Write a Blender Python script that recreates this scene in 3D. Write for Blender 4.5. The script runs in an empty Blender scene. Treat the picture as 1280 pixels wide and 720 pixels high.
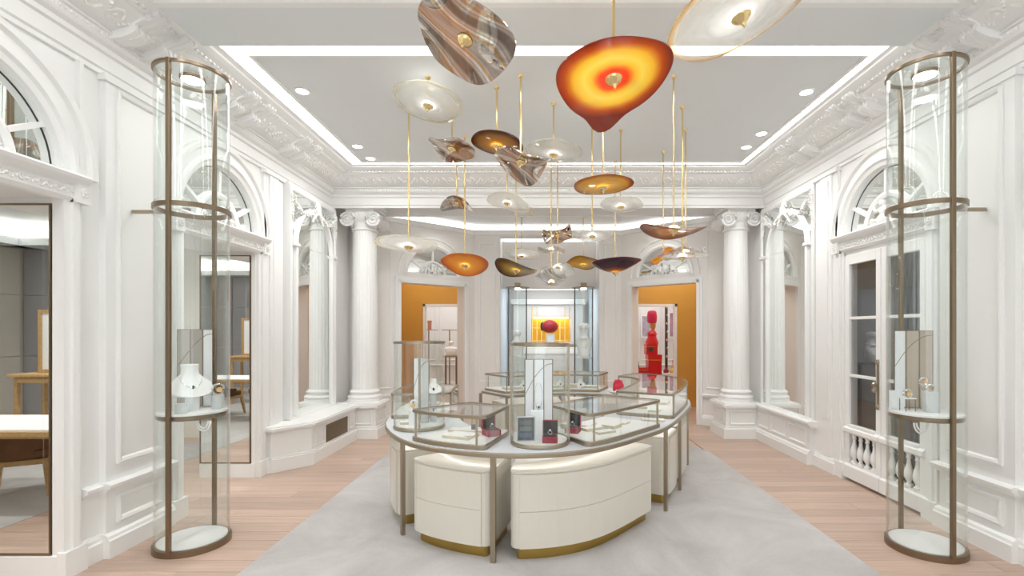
import bpy, bmesh, math, random
from mathutils import Vector, Matrix
random.seed(7)
SC = bpy.context.scene
C = SC.collection
PI = math.pi

# ------------------------------------------------------------ camera
cd = bpy.data.cameras.new('camera'); cam = bpy.data.objects.new('camera', cd); C.objects.link(cam)
cam.location = (0, 0, 1.6); cam.rotation_euler = (PI/2, 0, 0)
cd.sensor_width = 36; cd.lens = 604/1280*36
cd.shift_x = -35/1280; cd.shift_y = 53/1280
cd.clip_start = .05; cd.clip_end = 100
SC.camera = cam
# ------------------------------------------------------------ world, exposure
w = bpy.data.worlds.new('world'); SC.world = w; w.use_nodes = True
w.node_tree.nodes['Background'].inputs[0].default_value = (.93, .97, 1, 1)
w.node_tree.nodes['Background'].inputs[1].default_value = 2.0
SC.view_settings.view_transform = 'Standard'; SC.view_settings.look = 'None'
SC.view_settings.gamma = 1; SC.view_settings.use_curve_mapping = False
SC.view_settings.exposure = 0.03
SC.cycles.max_bounces = 14; SC.cycles.diffuse_bounces = 6; SC.cycles.glossy_bounces = 8; SC.cycles.transparent_max_bounces = 48
COVE, PUCK, LED, SPOT, ROOMC, VEST = 8.0, 12.0, 4.5, 16.0, 8.0, 4.0
# spots: some just below the ceiling downlights, the rest added fill without fittings
def spotlamp(x, y, z, power, ang=150, col=(1, .985, .96)):
    l = bpy.data.lights.new('downlight_and_fill_spot', 'SPOT'); l.energy = power; l.spot_size = math.radians(ang); l.spot_blend = .9; l.shadow_soft_size = .07; l.color = col
    o = bpy.data.objects.new('downlight_and_fill_spot', l); C.objects.link(o); o.location = (x, y, z)
for X_, Y_ in ((-2.2,4.55),(2.5,4.55),(-2.2,5.85),(2.5,5.85),(-2.2,6.2),(2.5,6.2),(-2.2,.4),(2.5,.4),(-2.2,1.7),(2.5,1.7),(.15,1.0),(.15,2.4)): spotlamp(X_, Y_, 3.83, 55)  # near-bay spots are added; those over the counter match fitted downlights
for X_ in (-1.6,.15,1.9): spotlamp(X_, 8.3, 3.57, 16)  # vestibule spots, no fittings there
for X_, Y_ in ((-5.5,.5),(-5.5,2.5),(-5.5,5.0),(5.3,3.0),(5.3,5.2)): spotlamp(X_, Y_, 3.15 if X_ > 0 else 3.3, 170 if X_ < 0 else 45)  # added to brighten the side salons, no fittings
for X_, Y_ in ((-.25,9.9),(.62,9.9),(.18,10.8)): spotlamp(X_, Y_, 2.5, 9, 165, (.93,.97,1))  # added to brighten the dark niche, no fittings

# ------------------------------------------------------------ materials
def newmat(name):
    m = bpy.data.materials.new(name); m.use_nodes = True
    nt = m.node_tree; nt.nodes.clear()
    out = nt.nodes.new('ShaderNodeOutputMaterial')
    return m, nt, out
def N(nt, t, **kw):
    n = nt.nodes.new(t)
    for k, v in kw.items(): setattr(n, k, v)
    return n
def pbr(name, col, rough=.5, metal=0, bump=0, bscale=40, var=0, vscale=3, spec=.5, coat=0, emis=0, stretch=None, trans=0):
    m, nt, out = newmat(name)
    p = N(nt, 'ShaderNodeBsdfPrincipled'); nt.links.new(p.outputs[0], out.inputs[0])
    c = (*col, 1)
    p.inputs['Base Color'].default_value = c; p.inputs['Roughness'].default_value = rough
    p.inputs['Metallic'].default_value = metal; p.inputs['Specular IOR Level'].default_value = spec
    p.inputs['Coat Weight'].default_value = coat
    tc = N(nt, 'ShaderNodeTexCoord'); mp = N(nt, 'ShaderNodeMapping'); nt.links.new(tc.outputs['Object'], mp.inputs[0])
    if stretch: mp.inputs['Scale'].default_value = stretch
    n = N(nt, 'ShaderNodeTexNoise'); n.inputs['Scale'].default_value = vscale; n.inputs['Detail'].default_value = 4
    nt.links.new(mp.outputs[0], n.inputs['Vector'])
    v = var if var else .015
    mx = N(nt, 'ShaderNodeMix', data_type='RGBA')
    mx.inputs[6].default_value = tuple(max(0, x*(1-v)) for x in col)+(1,)
    mx.inputs[7].default_value = tuple(min(1, x*(1+v)) for x in col)+(1,)
    nt.links.new(n.outputs[0], mx.inputs[0]); nt.links.new(mx.outputs[2], p.inputs['Base Color'])
    if bump:
        b = N(nt, 'ShaderNodeBump'); b.inputs['Strength'].default_value = bump; b.inputs['Distance'].default_value = .01
        n2 = N(nt, 'ShaderNodeTexNoise'); n2.inputs['Scale'].default_value = bscale; n2.inputs['Detail'].default_value = 5
        nt.links.new(mp.outputs[0], n2.inputs['Vector']); nt.links.new(n2.outputs[0], b.inputs['Height']); nt.links.new(b.outputs[0], p.inputs['Normal'])
    if emis:
        p.inputs['Emission Color'].default_value = c; p.inputs['Emission Strength'].default_value = emis
    return m
def emit(name, col, s):
    m, nt, out = newmat(name)
    e = N(nt, 'ShaderNodeEmission'); e.inputs[0].default_value = (*col, 1); e.inputs[1].default_value = s
    nt.links.new(e.outputs[0], out.inputs[0]); return m
def schlick(nt, f0=.04, top=.75):
    ge = N(nt, 'ShaderNodeNewGeometry'); dt = N(nt, 'ShaderNodeVectorMath', operation='DOT_PRODUCT')
    nt.links.new(ge.outputs['Incoming'], dt.inputs[0]); nt.links.new(ge.outputs['Normal'], dt.inputs[1])
    ab = N(nt, 'ShaderNodeMath', operation='ABSOLUTE'); nt.links.new(dt.outputs['Value'], ab.inputs[0])
    om = N(nt, 'ShaderNodeMath', operation='SUBTRACT'); om.inputs[0].default_value = 1; nt.links.new(ab.outputs[0], om.inputs[1])
    pw = N(nt, 'ShaderNodeMath', operation='POWER'); pw.inputs[1].default_value = 4; nt.links.new(om.outputs[0], pw.inputs[0])
    mr = N(nt, 'ShaderNodeMapRange'); mr.inputs['To Min'].default_value = f0; mr.inputs['To Max'].default_value = top; nt.links.new(pw.outputs[0], mr.inputs[0])
    return mr
def glass(name, tint=(.975, .99, .985), gloss=.9, ior=1.45, rough=0.0):
    m, nt, out = newmat(name)
    t = N(nt, 'ShaderNodeBsdfTransparent'); t.inputs[0].default_value = (*tint, 1)
    g = N(nt, 'ShaderNodeBsdfGlossy'); g.inputs['Roughness'].default_value = rough; g.inputs[0].default_value = (gloss, gloss, gloss, 1)
    f = schlick(nt, .045, .85)
    mx = N(nt, 'ShaderNodeMixShader')
    nt.links.new(f.outputs[0], mx.inputs[0]); nt.links.new(t.outputs[0], mx.inputs[1]); nt.links.new(g.outputs[0], mx.inputs[2])
    nt.links.new(mx.outputs[0], out.inputs[0]); return m
def ramp(nt, stops):
    r = N(nt, 'ShaderNodeValToRGB'); el = r.color_ramp.elements
    while len(el) < len(stops): el.new(.5)
    for e, (p, c) in zip(el, stops): e.position = p; e.color = (*c, 1) if len(c) == 3 else c
    return r
def art_glass(name, stops, alpha, streak=.0, rough=.06, R=.31):
    """blown glass disc: colour runs with the radius of the disc; alpha = list of (pos, opacity)"""
    m, nt, out = newmat(name)
    tc = N(nt, 'ShaderNodeTexCoord'); sp = N(nt, 'ShaderNodeSeparateXYZ'); nt.links.new(tc.outputs['Object'], sp.inputs[0])
    cb = N(nt, 'ShaderNodeCombineXYZ'); nt.links.new(sp.outputs[0], cb.inputs[0]); nt.links.new(sp.outputs[1], cb.inputs[1])
    ln = N(nt, 'ShaderNodeVectorMath', operation='LENGTH'); nt.links.new(cb.outputs[0], ln.inputs[0])
    ns = N(nt, 'ShaderNodeTexNoise'); ns.inputs['Scale'].default_value = 5; ns.inputs['Detail'].default_value = 3
    nt.links.new(tc.outputs['Object'], ns.inputs['Vector'])
    a = N(nt, 'ShaderNodeMath', operation='MULTIPLY'); a.inputs[1].default_value = 1/R; nt.links.new(ln.outputs['Value'], a.inputs[0])
    s = N(nt, 'ShaderNodeMath', operation='MULTIPLY_ADD'); s.inputs[1].default_value = streak; nt.links.new(ns.outputs[0], s.inputs[0]); nt.links.new(a.outputs[0], s.inputs[2])
    s2 = N(nt, 'ShaderNodeMath', operation='SUBTRACT'); s2.inputs[1].default_value = streak*.5; nt.links.new(s.outputs[0], s2.inputs[0])
    rc = ramp(nt, stops); nt.links.new(s2.outputs[0], rc.inputs[0])
    ra = ramp(nt, [(p, (v, v, v)) for p, v in alpha]); nt.links.new(s2.outputs[0], ra.inputs[0])
    df = N(nt, 'ShaderNodeBsdfDiffuse'); tl = N(nt, 'ShaderNodeBsdfTranslucent'); md = N(nt, 'ShaderNodeMixShader')
    nt.links.new(rc.outputs[0], df.inputs[0]); nt.links.new(rc.outputs[0], tl.inputs[0])
    md.inputs[0].default_value = .6; nt.links.new(df.outputs[0], md.inputs[1]); nt.links.new(tl.outputs[0], md.inputs[2])
    tr = N(nt, 'ShaderNodeBsdfTransparent'); nt.links.new(rc.outputs[0], tr.inputs[0])
    ma = N(nt, 'ShaderNodeMixShader'); nt.links.new(ra.outputs[0], ma.inputs[0]); nt.links.new(tr.outputs[0], ma.inputs[1]); nt.links.new(md.outputs[0], ma.inputs[2])
    gl = N(nt, 'ShaderNodeBsdfGlossy'); gl.inputs['Roughness'].default_value = rough
    f = schlick(nt, .05, .7)
    mg = N(nt, 'ShaderNodeMixShader'); nt.links.new(f.outputs[0], mg.inputs[0]); nt.links.new(ma.outputs[0], mg.inputs[1]); nt.links.new(gl.outputs[0], mg.inputs[2])
    nt.links.new(mg.outputs[0], out.inputs[0]); return m
def marble_mirror(name, cols, scale=9, metal=1.0, clear=0):
    m, nt, out = newmat(name)
    tc = N(nt, 'ShaderNodeTexCoord')
    mp = N(nt, 'ShaderNodeMapping'); mp.inputs['Rotation'].default_value = (0, 0, .6); nt.links.new(tc.outputs['Object'], mp.inputs[0])
    ns = N(nt, 'ShaderNodeTexNoise'); ns.inputs['Scale'].default_value = 3; nt.links.new(mp.outputs[0], ns.inputs['Vector'])
    wv = N(nt, 'ShaderNodeTexWave'); wv.inputs['Scale'].default_value = scale*.25; wv.inputs['Distortion'].default_value = 7; wv.inputs['Detail'].default_value = 2
    wv.inputs['Detail Scale'].default_value = .8; nt.links.new(mp.outputs[0], wv.inputs['Vector'])
    n = len(cols); r = ramp(nt, [(i/(n-1)*.9+.05, c) for i, c in enumerate(cols)]); nt.links.new(wv.outputs['Fac'], r.inputs[0])
    p = N(nt, 'ShaderNodeBsdfPrincipled'); nt.links.new(r.outputs[0], p.inputs['Base Color'])
    p.inputs['Metallic'].default_value = metal; p.inputs['Roughness'].default_value = .05; p.inputs['Coat Weight'].default_value = .5
    b = N(nt, 'ShaderNodeBump'); b.inputs['Strength'].default_value = .25; b.inputs['Distance'].default_value = .01
    nt.links.new(wv.outputs['Fac'], b.inputs['Height']); nt.links.new(b.outputs[0], p.inputs['Normal'])
    if clear:
        t = N(nt, 'ShaderNodeBsdfTransparent'); mx = N(nt, 'ShaderNodeMixShader'); mx.inputs[0].default_value = 1-clear
        nt.links.new(t.outputs[0], mx.inputs[1]); nt.links.new(p.outputs[0], mx.inputs[2]); nt.links.new(mx.outputs[0], out.inputs[0])
    else: nt.links.new(p.outputs[0], out.inputs[0])
    return m
def wood_mat(name, a, b, sc=(3, 30, 30), rough=.4, obj_rand=True):
    m, nt, out = newmat(name)
    tc = N(nt, 'ShaderNodeTexCoord'); oi = N(nt, 'ShaderNodeObjectInfo')
    ge = N(nt, 'ShaderNodeNewGeometry')
    ad = N(nt, 'ShaderNodeVectorMath', operation='ADD'); nt.links.new(ge.outputs['Position'], ad.inputs[0])
    mu = N(nt, 'ShaderNodeVectorMath', operation='SCALE'); nt.links.new(oi.outputs['Random'], mu.inputs['Scale']); mu.inputs[0].default_value = (17, 31, 11)
    nt.links.new(mu.outputs[0], ad.inputs[1])
    mp = N(nt, 'ShaderNodeMapping'); mp.inputs['Scale'].default_value = sc; nt.links.new(ad.outputs[0], mp.inputs[0])
    ns = N(nt, 'ShaderNodeTexNoise'); ns.inputs['Scale'].default_value = 1; ns.inputs['Detail'].default_value = 6; ns.inputs['Roughness'].default_value = .6
    nt.links.new(mp.outputs[0], ns.inputs['Vector'])
    r = ramp(nt, [(.3, a), (.7, b)]); nt.links.new(ns.outputs[0], r.inputs[0])
    hv = N(nt, 'ShaderNodeHueSaturation'); nt.links.new(r.outputs[0], hv.inputs['Color'])
    mr = N(nt, 'ShaderNodeMapRange'); mr.inputs['To Min'].default_value = .88; mr.inputs['To Max'].default_value = 1.1; nt.links.new(oi.outputs['Random'], mr.inputs[0])
    if obj_rand: nt.links.new(mr.outputs[0], hv.inputs['Value'])
    p = N(nt, 'ShaderNodeBsdfPrincipled'); nt.links.new(hv.outputs[0], p.inputs['Base Color']); p.inputs['Roughness'].default_value = rough
    p.inputs['Specular IOR Level'].default_value = .35
    bp = N(nt, 'ShaderNodeBump'); bp.inputs['Strength'].default_value = .1; nt.links.new(ns.outputs[0], bp.inputs['Height']); nt.links.new(bp.outputs[0], p.inputs['Normal'])
    nt.links.new(p.outputs[0], out.inputs[0]); return m

WHITE = pbr('white_paint', (.86, .86, .85), .45)
CREAM = pbr('cream_paint', (.83, .80, .77), .5)
PLASTER = pbr('relief_plaster', (.86, .85, .83), .6, bump=.4, bscale=35)
CEILM = pbr('ceiling_paint', (.77, .80, .81), .8)
BRONZE = pbr('brushed_bronze', (.27, .205, .14), .32, 1, bump=.04, bscale=200)
BRONZEL = pbr('light_bronze', (.40, .34, .26), .35, 1, bump=.04, bscale=200)
BRASS = pbr('polished_brass', (.85, .66, .33), .18, 1)
BRASSP = pbr('brass_plinth', (.50, .34, .10), .3, 1)
BASEW = pbr('white_stone', (.90, .90, .90), .25, var=.03, vscale=6)
CTOP = pbr('pale_leather_top', (.62, .65, .69), .35, bump=.05, bscale=300)
LACQ = pbr('ivory_lacquer', (.70, .665, .585), .28, coat=.3)
SEAM = pbr('seam_shadow_gap', (.45, .42, .36), .6)
DISPW = pbr('white_display_leather', (.86, .86, .86), .4)
DISPS = pbr('champagne_display_side', (.62, .57, .42), .4)
REDL = pbr('red_case_leather', (.30, .008, .035), .35)
NAVY = pbr('black_case_lining', (.012, .012, .022), .6)
RED = pbr('bright_red_lacquer', (.62, .008, .02), .3)
DARK = pbr('dark_interior', (.05, .048, .045), .6)
SILVER = pbr('polished_silver', (.85, .85, .86), .12, 1)
GOLD = pbr('polished_gold', (.9, .62, .3), .15, 1)
MIRROR = pbr('mirror_silvering', (.90, .93, .915), .0, 1)
MIRROR.node_tree.nodes['Principled BSDF'].inputs['Roughness'].default_value = 0.01
ORANGE = pbr('ochre_lacquer_wall', (.68, .36, .07), .35, var=.12, vscale=1.2)
BLUEG = pbr('pale_blue_glass_panel', (.74, .86, .96), .5)
GLASS = glass('clear_glass'); 
GLASST = glass('clear_table_glass', (.985, .995, .99))
GLASSD = glass('door_glass', (.86, .87, .87), ior=1.5)
GEDGE = glass('glass_edge', (.55, .72, .66), ior=1.5)
COVEM = emit('cove_light', (1, 1, .99), COVE)
VESTM = emit('vestibule_cove', (1, .99, .97), VEST)
ROOMM = emit('room_cove_light', (1, .97, .92), ROOMC)
SPOTM = emit('downlight_lens', (1, .98, .95), SPOT)
LEDM = emit('led_strip', (1, .98, .94), LED)
PUCKM = emit('pendant_led', (1, .98, .94), PUCK)
OAK = wood_mat('pale_pink_oak', (.47, .335, .265), (.57, .43, .35), (2.0, 26, 20))
OAKB = wood_mat('pale_pink_oak_base', (.47, .335, .265), (.57, .43, .35), (2.0, 26, 20), obj_rand=False)
HONEY = wood_mat('honey_oak', (.48, .30, .13), (.60, .40, .19), (30, 3, 30))
LEATHB = pbr('brown_suede', (.16, .075, .03), .75, bump=.3, bscale=120, var=.25, vscale=12)
FABY = pbr('mustard_velvet', (.50, .32, .02), .8)
TAUPE = pbr('taupe_panelling', (.34, .29, .25), .5, var=.1)
GREYP = pbr('grey_fabric_panel', (.50, .50, .53), .8, bump=.2, bscale=200)
TILE = pbr('cream_tile_panel', (.82, .78, .70), .4, var=.03)
PLAQUE = pbr('grey_photo_plaque', (.10, .12, .14), .25, var=.6, vscale=14)
SILVC = pbr('silver_bead_curtain', (.30, .29, .30), .3, .6, bump=1, bscale=60, var=.8, vscale=20, stretch=(4, 4, .5))
def carpet_mat():
    m, nt, out = newmat('pale_grey_pile_carpet')
    tc = N(nt, 'ShaderNodeTexCoord')
    n1 = N(nt, 'ShaderNodeTexNoise'); n1.inputs['Scale'].default_value = 1.3; n1.inputs['Detail'].default_value = 6; n1.inputs['Roughness'].default_value = .62; n1.inputs['Distortion'].default_value = .8
    nt.links.new(tc.outputs['Object'], n1.inputs['Vector'])
    r = ramp(nt, [(.32, (.37, .35, .34)), (.68, (.53, .515, .505))]); nt.links.new(n1.outputs[0], r.inputs[0])
    n2 = N(nt, 'ShaderNodeTexNoise'); n2.inputs['Scale'].default_value = 260; nt.links.new(tc.outputs['Object'], n2.inputs['Vector'])
    mx = N(nt, 'ShaderNodeMix', data_type='RGBA', blend_type='OVERLAY'); mx.inputs[0].default_value = .25
    nt.links.new(r.outputs[0], mx.inputs[6]); nt.links.new(n2.outputs[0], mx.inputs[7])
    p = N(nt, 'ShaderNodeBsdfPrincipled'); p.inputs['Roughness'].default_value = .95; p.inputs['Specular IOR Level'].default_value = .1
    p.inputs['Sheen Weight'].default_value = .3
    nt.links.new(mx.outputs[2], p.inputs['Base Color'])
    b = N(nt, 'ShaderNodeBump'); b.inputs['Strength'].default_value = .4; b.inputs['Distance'].default_value = .004
    nt.links.new(n2.outputs[0], b.inputs['Height']); nt.links.new(b.outputs[0], p.inputs['Normal'])
    nt.links.new(p.outputs[0], out.inputs[0]); return m
CARPET = carpet_mat()

# ------------------------------------------------------------ mesh helpers
class Frame:
    """wall frame: u runs along the wall, d comes out of it into the room"""
    def __init__(s, o, t, n): s.o = Vector((*o, 0)); s.t = Vector((*t, 0)).normalized(); s.n = Vector((*n, 0)).normalized()
    def p(s, u, z, d): return s.o + s.t*u + s.n*d + Vector((0, 0, z))
def seg(a, b, flip=False):
    t = (b[0]-a[0], b[1]-a[1]); n = (-t[1], t[0])
    if flip: n = (t[1], -t[0])
    return Frame(a, t, n)
class M:
    def __init__(s): s.v = []; s.f = []; s.m = []; s.cur = 0
    def add(s, vs, fs):
        b = len(s.v); s.v += [tuple(v) for v in vs]; s.f += [tuple(b+i for i in f) for f in fs]; s.m += [s.cur]*len(fs)
    def box(s, x0, x1, y0, y1, z0, z1):
        s.add([(x0,y0,z0),(x1,y0,z0),(x1,y1,z0),(x0,y1,z0),(x0,y0,z1),(x1,y0,z1),(x1,y1,z1),(x0,y1,z1)],
              [(0,3,2,1),(4,5,6,7),(0,1,5,4),(1,2,6,5),(2,3,7,6),(3,0,4,7)])
    def fbox(s, F, u0, u1, z0, z1, d0, d1):
        s.add([F.p(u,z,d) for z in (z0,z1) for u,d in ((u0,d0),(u1,d0),(u1,d1),(u0,d1))],
              [(0,3,2,1),(4,5,6,7),(0,1,5,4),(1,2,6,5),(2,3,7,6),(3,0,4,7)])
    def prism(s, pts, z0, z1):
        n = len(pts)
        s.add([(p[0],p[1],z0) for p in pts]+[(p[0],p[1],z1) for p in pts],
              [tuple(range(n-1,-1,-1)), tuple(range(n,2*n))]+[(i,(i+1)%n,n+(i+1)%n,n+i) for i in range(n)])
    def fprism(s, F, pts, d0, d1):
        n = len(pts)
        s.add([F.p(u,z,d0) for u,z in pts]+[F.p(u,z,d1) for u,z in pts],
              [tuple(range(n-1,-1,-1)), tuple(range(n,2*n))]+[(i,(i+1)%n,n+(i+1)%n,n+i) for i in range(n)])
    def loops(s, L, closed=True, cap=False, capends=False):
        """connect successive loops (lists of points); closed = each loop is closed"""
        n = len(L[0]); k = len(L); vs = [p for l in L for p in l]; fs = []
        for a in range(k-1):
            for i in range(n if closed else n-1):
                j = (i+1) % n; fs.append((a*n+i, a*n+j, (a+1)*n+j, (a+1)*n+i))
        if capends: fs += [tuple(range(n-1,-1,-1)), tuple((k-1)*n+i for i in range(n))]
        s.add(vs, fs)
    def ringp(s, A, B, z0, z1):
        """ring prism between outer outline A and inner outline B"""
        L = [[(p[0],p[1],z0) for p in A],[(p[0],p[1],z1) for p in A],[(p[0],p[1],z1) for p in B],[(p[0],p[1],z0) for p in B]]
        L.append(L[0]); s.loops(L)
    def mould(s, F, prof, u0, u1):
        """prof = [(d,z)...] closed profile, swept along u"""
        s.loops([[F.p(u,z,d) for d,z in prof] for u in (u0,u1)], True, capends=True)
    def rectring(s, F, u0, u1, z0, z1, prof):
        """mitred frame; prof = [(inset,d)...]"""
        L = [[F.p(u0+i,z0+i,d), F.p(u1-i,z0+i,d), F.p(u1-i,z1-i,d), F.p(u0+i,z1-i,d)] for i,d in prof]
        L.append(L[0]); s.loops(L)
    def arch(s, F, cu, cz, prof, zb=None, n=28, a0=0, a1=PI, capends=True):
        """prof = [(r,d)...] closed; swept round an arch, with legs to zb"""
        st = []
        if zb is not None: st.append(lambda r,d: F.p(cu+r, zb, d))
        for i in range(n+1):
            a = a0+(a1-a0)*i/n
            st.append(lambda r,d,a=a: F.p(cu+r*math.cos(a), cz+r*math.sin(a), d))
        if zb is not None: st.append(lambda r,d: F.p(cu-r, zb, d))
        s.loops([[q(r,d) for r,d in prof] for q in st], True, capends=capends)
    def archwall(s, F, u0, u1, z0, z1, cu, r, d0, d1, n=24):
        if u0 < cu-r: s.fbox(F, u0, cu-r, z0, z1, d0, d1)
        if u1 > cu+r: s.fbox(F, cu+r, u1, z0, z1, d0, d1)
        for i in range(n):
            a, b = PI*i/n, PI*(i+1)/n
            s.fprism(F, [(cu+r*math.cos(a), z0+r*math.sin(a)), (cu+r*math.cos(a), z1), (cu+r*math.cos(b), z1), (cu+r*math.cos(b), z0+r*math.sin(b))], d0, d1)
    def lathe(s, c, prof, n=24, ax=None, mod=None):
        """prof [(r,z)] about the vertical through c; ax: matrix; mod(a) multiplies the radius"""
        L = []
        for r, z in prof:
            l = []
            for i in range(n):
                a = 2*PI*i/n; k = mod(a, z) if mod else 1
                p = Vector((r*k*math.cos(a), r*k*math.sin(a), z))
                if ax is not None: p = ax @ p
                l.append(p+Vector(c))
            L.append(l)
        s.loops(L, True, capends=True)
    def tube(s, pts, r, n=8, closed=False, flat=None):
        pts = [Vector(p) for p in pts]; k = len(pts); L = []
        up = Vector((0,0,1))
        for i, p in enumerate(pts):
            a = pts[(i-1)%k] if (closed or i>0) else p; b = pts[(i+1)%k] if (closed or i<k-1) else p
            t = (b-a).normalized() if (b-a).length > 1e-9 else Vector((0,0,1))
            x = t.cross(up)
            if x.length < .05: x = t.cross(Vector((0,1,0)))
            x.normalize(); y = t.cross(x).normalized()
            rr = r[i] if isinstance(r, (list,tuple)) else r
            l = [p+x*rr*math.cos(2*PI*j/n)+y*rr*math.sin(2*PI*j/n)*(flat or 1) for j in range(n)]
            L.append(l)
        if closed: L.append(L[0]); s.loops(L)
        else: s.loops(L, True, capends=True)
    def ell(s, c, rx, ry, rz, n=8, m=5, ax=None):
        L = []
        for j in range(1, m):
            b = -PI/2+PI*j/m
            l = []
            for i in range(n):
                a = 2*PI*i/n; p = Vector((rx*math.cos(b)*math.cos(a), ry*math.cos(b)*math.sin(a), rz*math.sin(b)))
                if ax is not None: p = ax @ p
                l.append(p+Vector(c))
            L.append(l)
        s.loops(L, True, capends=True)
    def build(s, name, mat, parent=None, smooth=False, bevel=0, recalc=True, bseg=2):
        me = bpy.data.meshes.new(name)
        me.from_pydata(s.v, [], s.f)
        mats = mat if isinstance(mat, (list,tuple)) else [mat]
        for m in mats: me.materials.append(m)
        if len(mats) > 1: me.polygons.foreach_set('material_index', s.m)
        if recalc:
            bm = bmesh.new(); bm.from_mesh(me)
            bmesh.ops.remove_doubles(bm, verts=bm.verts, dist=1e-6)
            bmesh.ops.recalc_face_normals(bm, faces=bm.faces); bm.to_mesh(me); bm.free()
        if smooth:
            me.polygons.foreach_set('use_smooth', [True]*len(me.polygons))
            try: me.set_sharp_from_angle(angle=math.radians(35))
            except Exception: pass
        me.update()
        o = bpy.data.objects.new(name, me); C.objects.link(o)
        if parent is not None:
            o.parent = parent
            o.matrix_parent_inverse = PW.get(parent.name, Matrix.Identity(4)).inverted()
        PW[o.name] = Matrix.Identity(4)
        if bevel:
            b = o.modifiers.new('bevel', 'BEVEL'); b.width = bevel; b.segments = bseg; b.limit_method = 'ANGLE'; b.angle_limit = math.radians(40)
        return o
PW = {}
def thing(name, label, cat, loc=(0,0,0), group=None):
    o = bpy.data.objects.new(name, None); C.objects.link(o); o.empty_display_size = .1
    o.location = loc; PW[o.name] = Matrix.Translation(Vector(loc))
    tag(o, label, cat, group); return o
def tag(o, label=None, cat=None, group=None, kind=None):
    if label: o['label'] = label
    if cat: o['category'] = cat
    if group: o['group'] = group
    if kind: o['kind'] = kind
    return o
def struct(o): o['kind'] = 'structure'; return o
def kid(o, parent):
    o.parent = parent; o.matrix_parent_inverse = PW.get(parent.name, Matrix.Identity(4)).inverted(); return o
def copy_tree(root, loc, label=None, group=None):
    """copy of a thing (and its parts) whose parts were built in world coordinates"""
    def rec(o, par):
        c = o.copy(); C.objects.link(c)
        if par is not None: c.parent = par
        for ch in kids.get(o.name, []): rec(ch, c)
        return c
    kids = {}
    for o in list(C.objects):
        if o.parent: kids.setdefault(o.parent.name, []).append(o)
    r = rec(root, None); r.location = loc
    if label: r['label'] = label
    if group: r['group'] = group
    return r
def px(x, Y): return (x-675)/604*Y
def pz(y, Y): return 1.6+(413-y)/604*Y
def rrect(x0, x1, y0, y1, r, n=5):
    pts = []
    for cx, cy, a in ((x1-r,y1-r,0),(x0+r,y1-r,PI/2),(x0+r,y0+r,PI),(x1-r,y0+r,1.5*PI)):
        for i in range(n+1): pts.append((cx+r*math.cos(a+PI/2*i/n), cy+r*math.sin(a+PI/2*i/n)))
    return pts
def circ(cx, cy, r, n=48): return [(cx+r*math.cos(2*PI*i/n), cy+r*math.sin(2*PI*i/n)) for i in range(n)]
# ============================================================ THE SETTING
XL, XR, XC = -3.10, 3.32, .12
FL = Frame((XL,0),(0,1),(1,0)); FR = Frame((XR,0),(0,1),(-1,0))
YB = 7.73                       # where the side walls meet the angled back walls
PA, PB = (3.30, YB), (1.55, 9.244)
QA, QB = (-3.0, YB), (-1.25, 9.244)
FFR = Frame(PB, (PA[0]-PB[0], PA[1]-PB[1]), (-.6542, -.7563)); LFR = math.hypot(PA[0]-PB[0], PA[1]-PB[1])
FFL = Frame(QB, (QA[0]-QB[0], QA[1]-QB[1]), (.6542, -.7563)); LFL = LFR
FB = Frame((0, 9.244), (1,0), (0,-1))
FBEAM = Frame((0, 7.12), (1,0), (0,-1))
REAR = -3.2

# ---- floor: slab + oak planks near the walls + carpet
fl = M(); fl.box(-9.3, 8, REAR-1, 15, -.12, -.012)
floor = struct(fl.build('floor', OAKB))
um = M(); um.box(0, 1, 0, 1, -.012, 0); unit = um.build('plank', OAK, floor)
unit_me = unit.data; first = [True]; nplank = 0
def plank(x0, x1, y0, y1):
    global nplank
    if first[0]: o = unit; first[0] = False
    else: o = bpy.data.objects.new('plank', unit_me); C.objects.link(o); o.parent = floor
    g = .0012
    o.location = (x0+g, y0+g, 0); o.scale = (x1-x0-2*g, y1-y0-2*g, 1); nplank += 1
W = .16; rest = M()
def rows(xa, xb, ya, yb, build):
    y = ya; k = 0
    while y < yb-.01:
        x = xa; rnd = random.Random(int(y*1000)+int(xa*10)); x1 = xa + rnd.uniform(.5, 1.5)
        while x < xb-.01:
            e = min(x1, xb)
            if xb-e < .25: e = xb
            if build: plank(x, e, y, min(y+W, yb))
            else: rest.box(x+.001, e-.001, y+.001, min(y+W, yb)-.001, -.012, 0)
            x = e; x1 = e+rnd.uniform(.9, 1.6)
        y += W
rows(-4.6, -1.95, 2.88, 7.68, True)
rows(2.2, 3.9, 2.88, 7.68, True)
rows(-8, -1.95, -1.12, 2.88, False); rows(2.2, 8, -1.12, 2.88, False)
rows(-1.94, 2.19, 6.24, 7.68, False); rows(-4.2, 4.2, 7.68, 14.4, False); rows(-8, -4.6, 2.88, 7.68, False); rows(3.9, 8, 2.88, 7.68, False)
tag(rest.build('far_planks', OAKB, floor), kind='stuff')
cm = M(); cm.prism([(-1.97,REAR),(2.22,REAR),(2.22,6.3),(2.0,7.0),(1.6,7.6),(-1.35,7.6),(-1.75,7.0),(-1.97,6.3)], -.011, .014)
carpet = cm.build('carpet', CARPET, bevel=.004); tag(carpet, 'large pale grey pile carpet in the middle of the oak floor under the curved counter', 'carpet')

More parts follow.
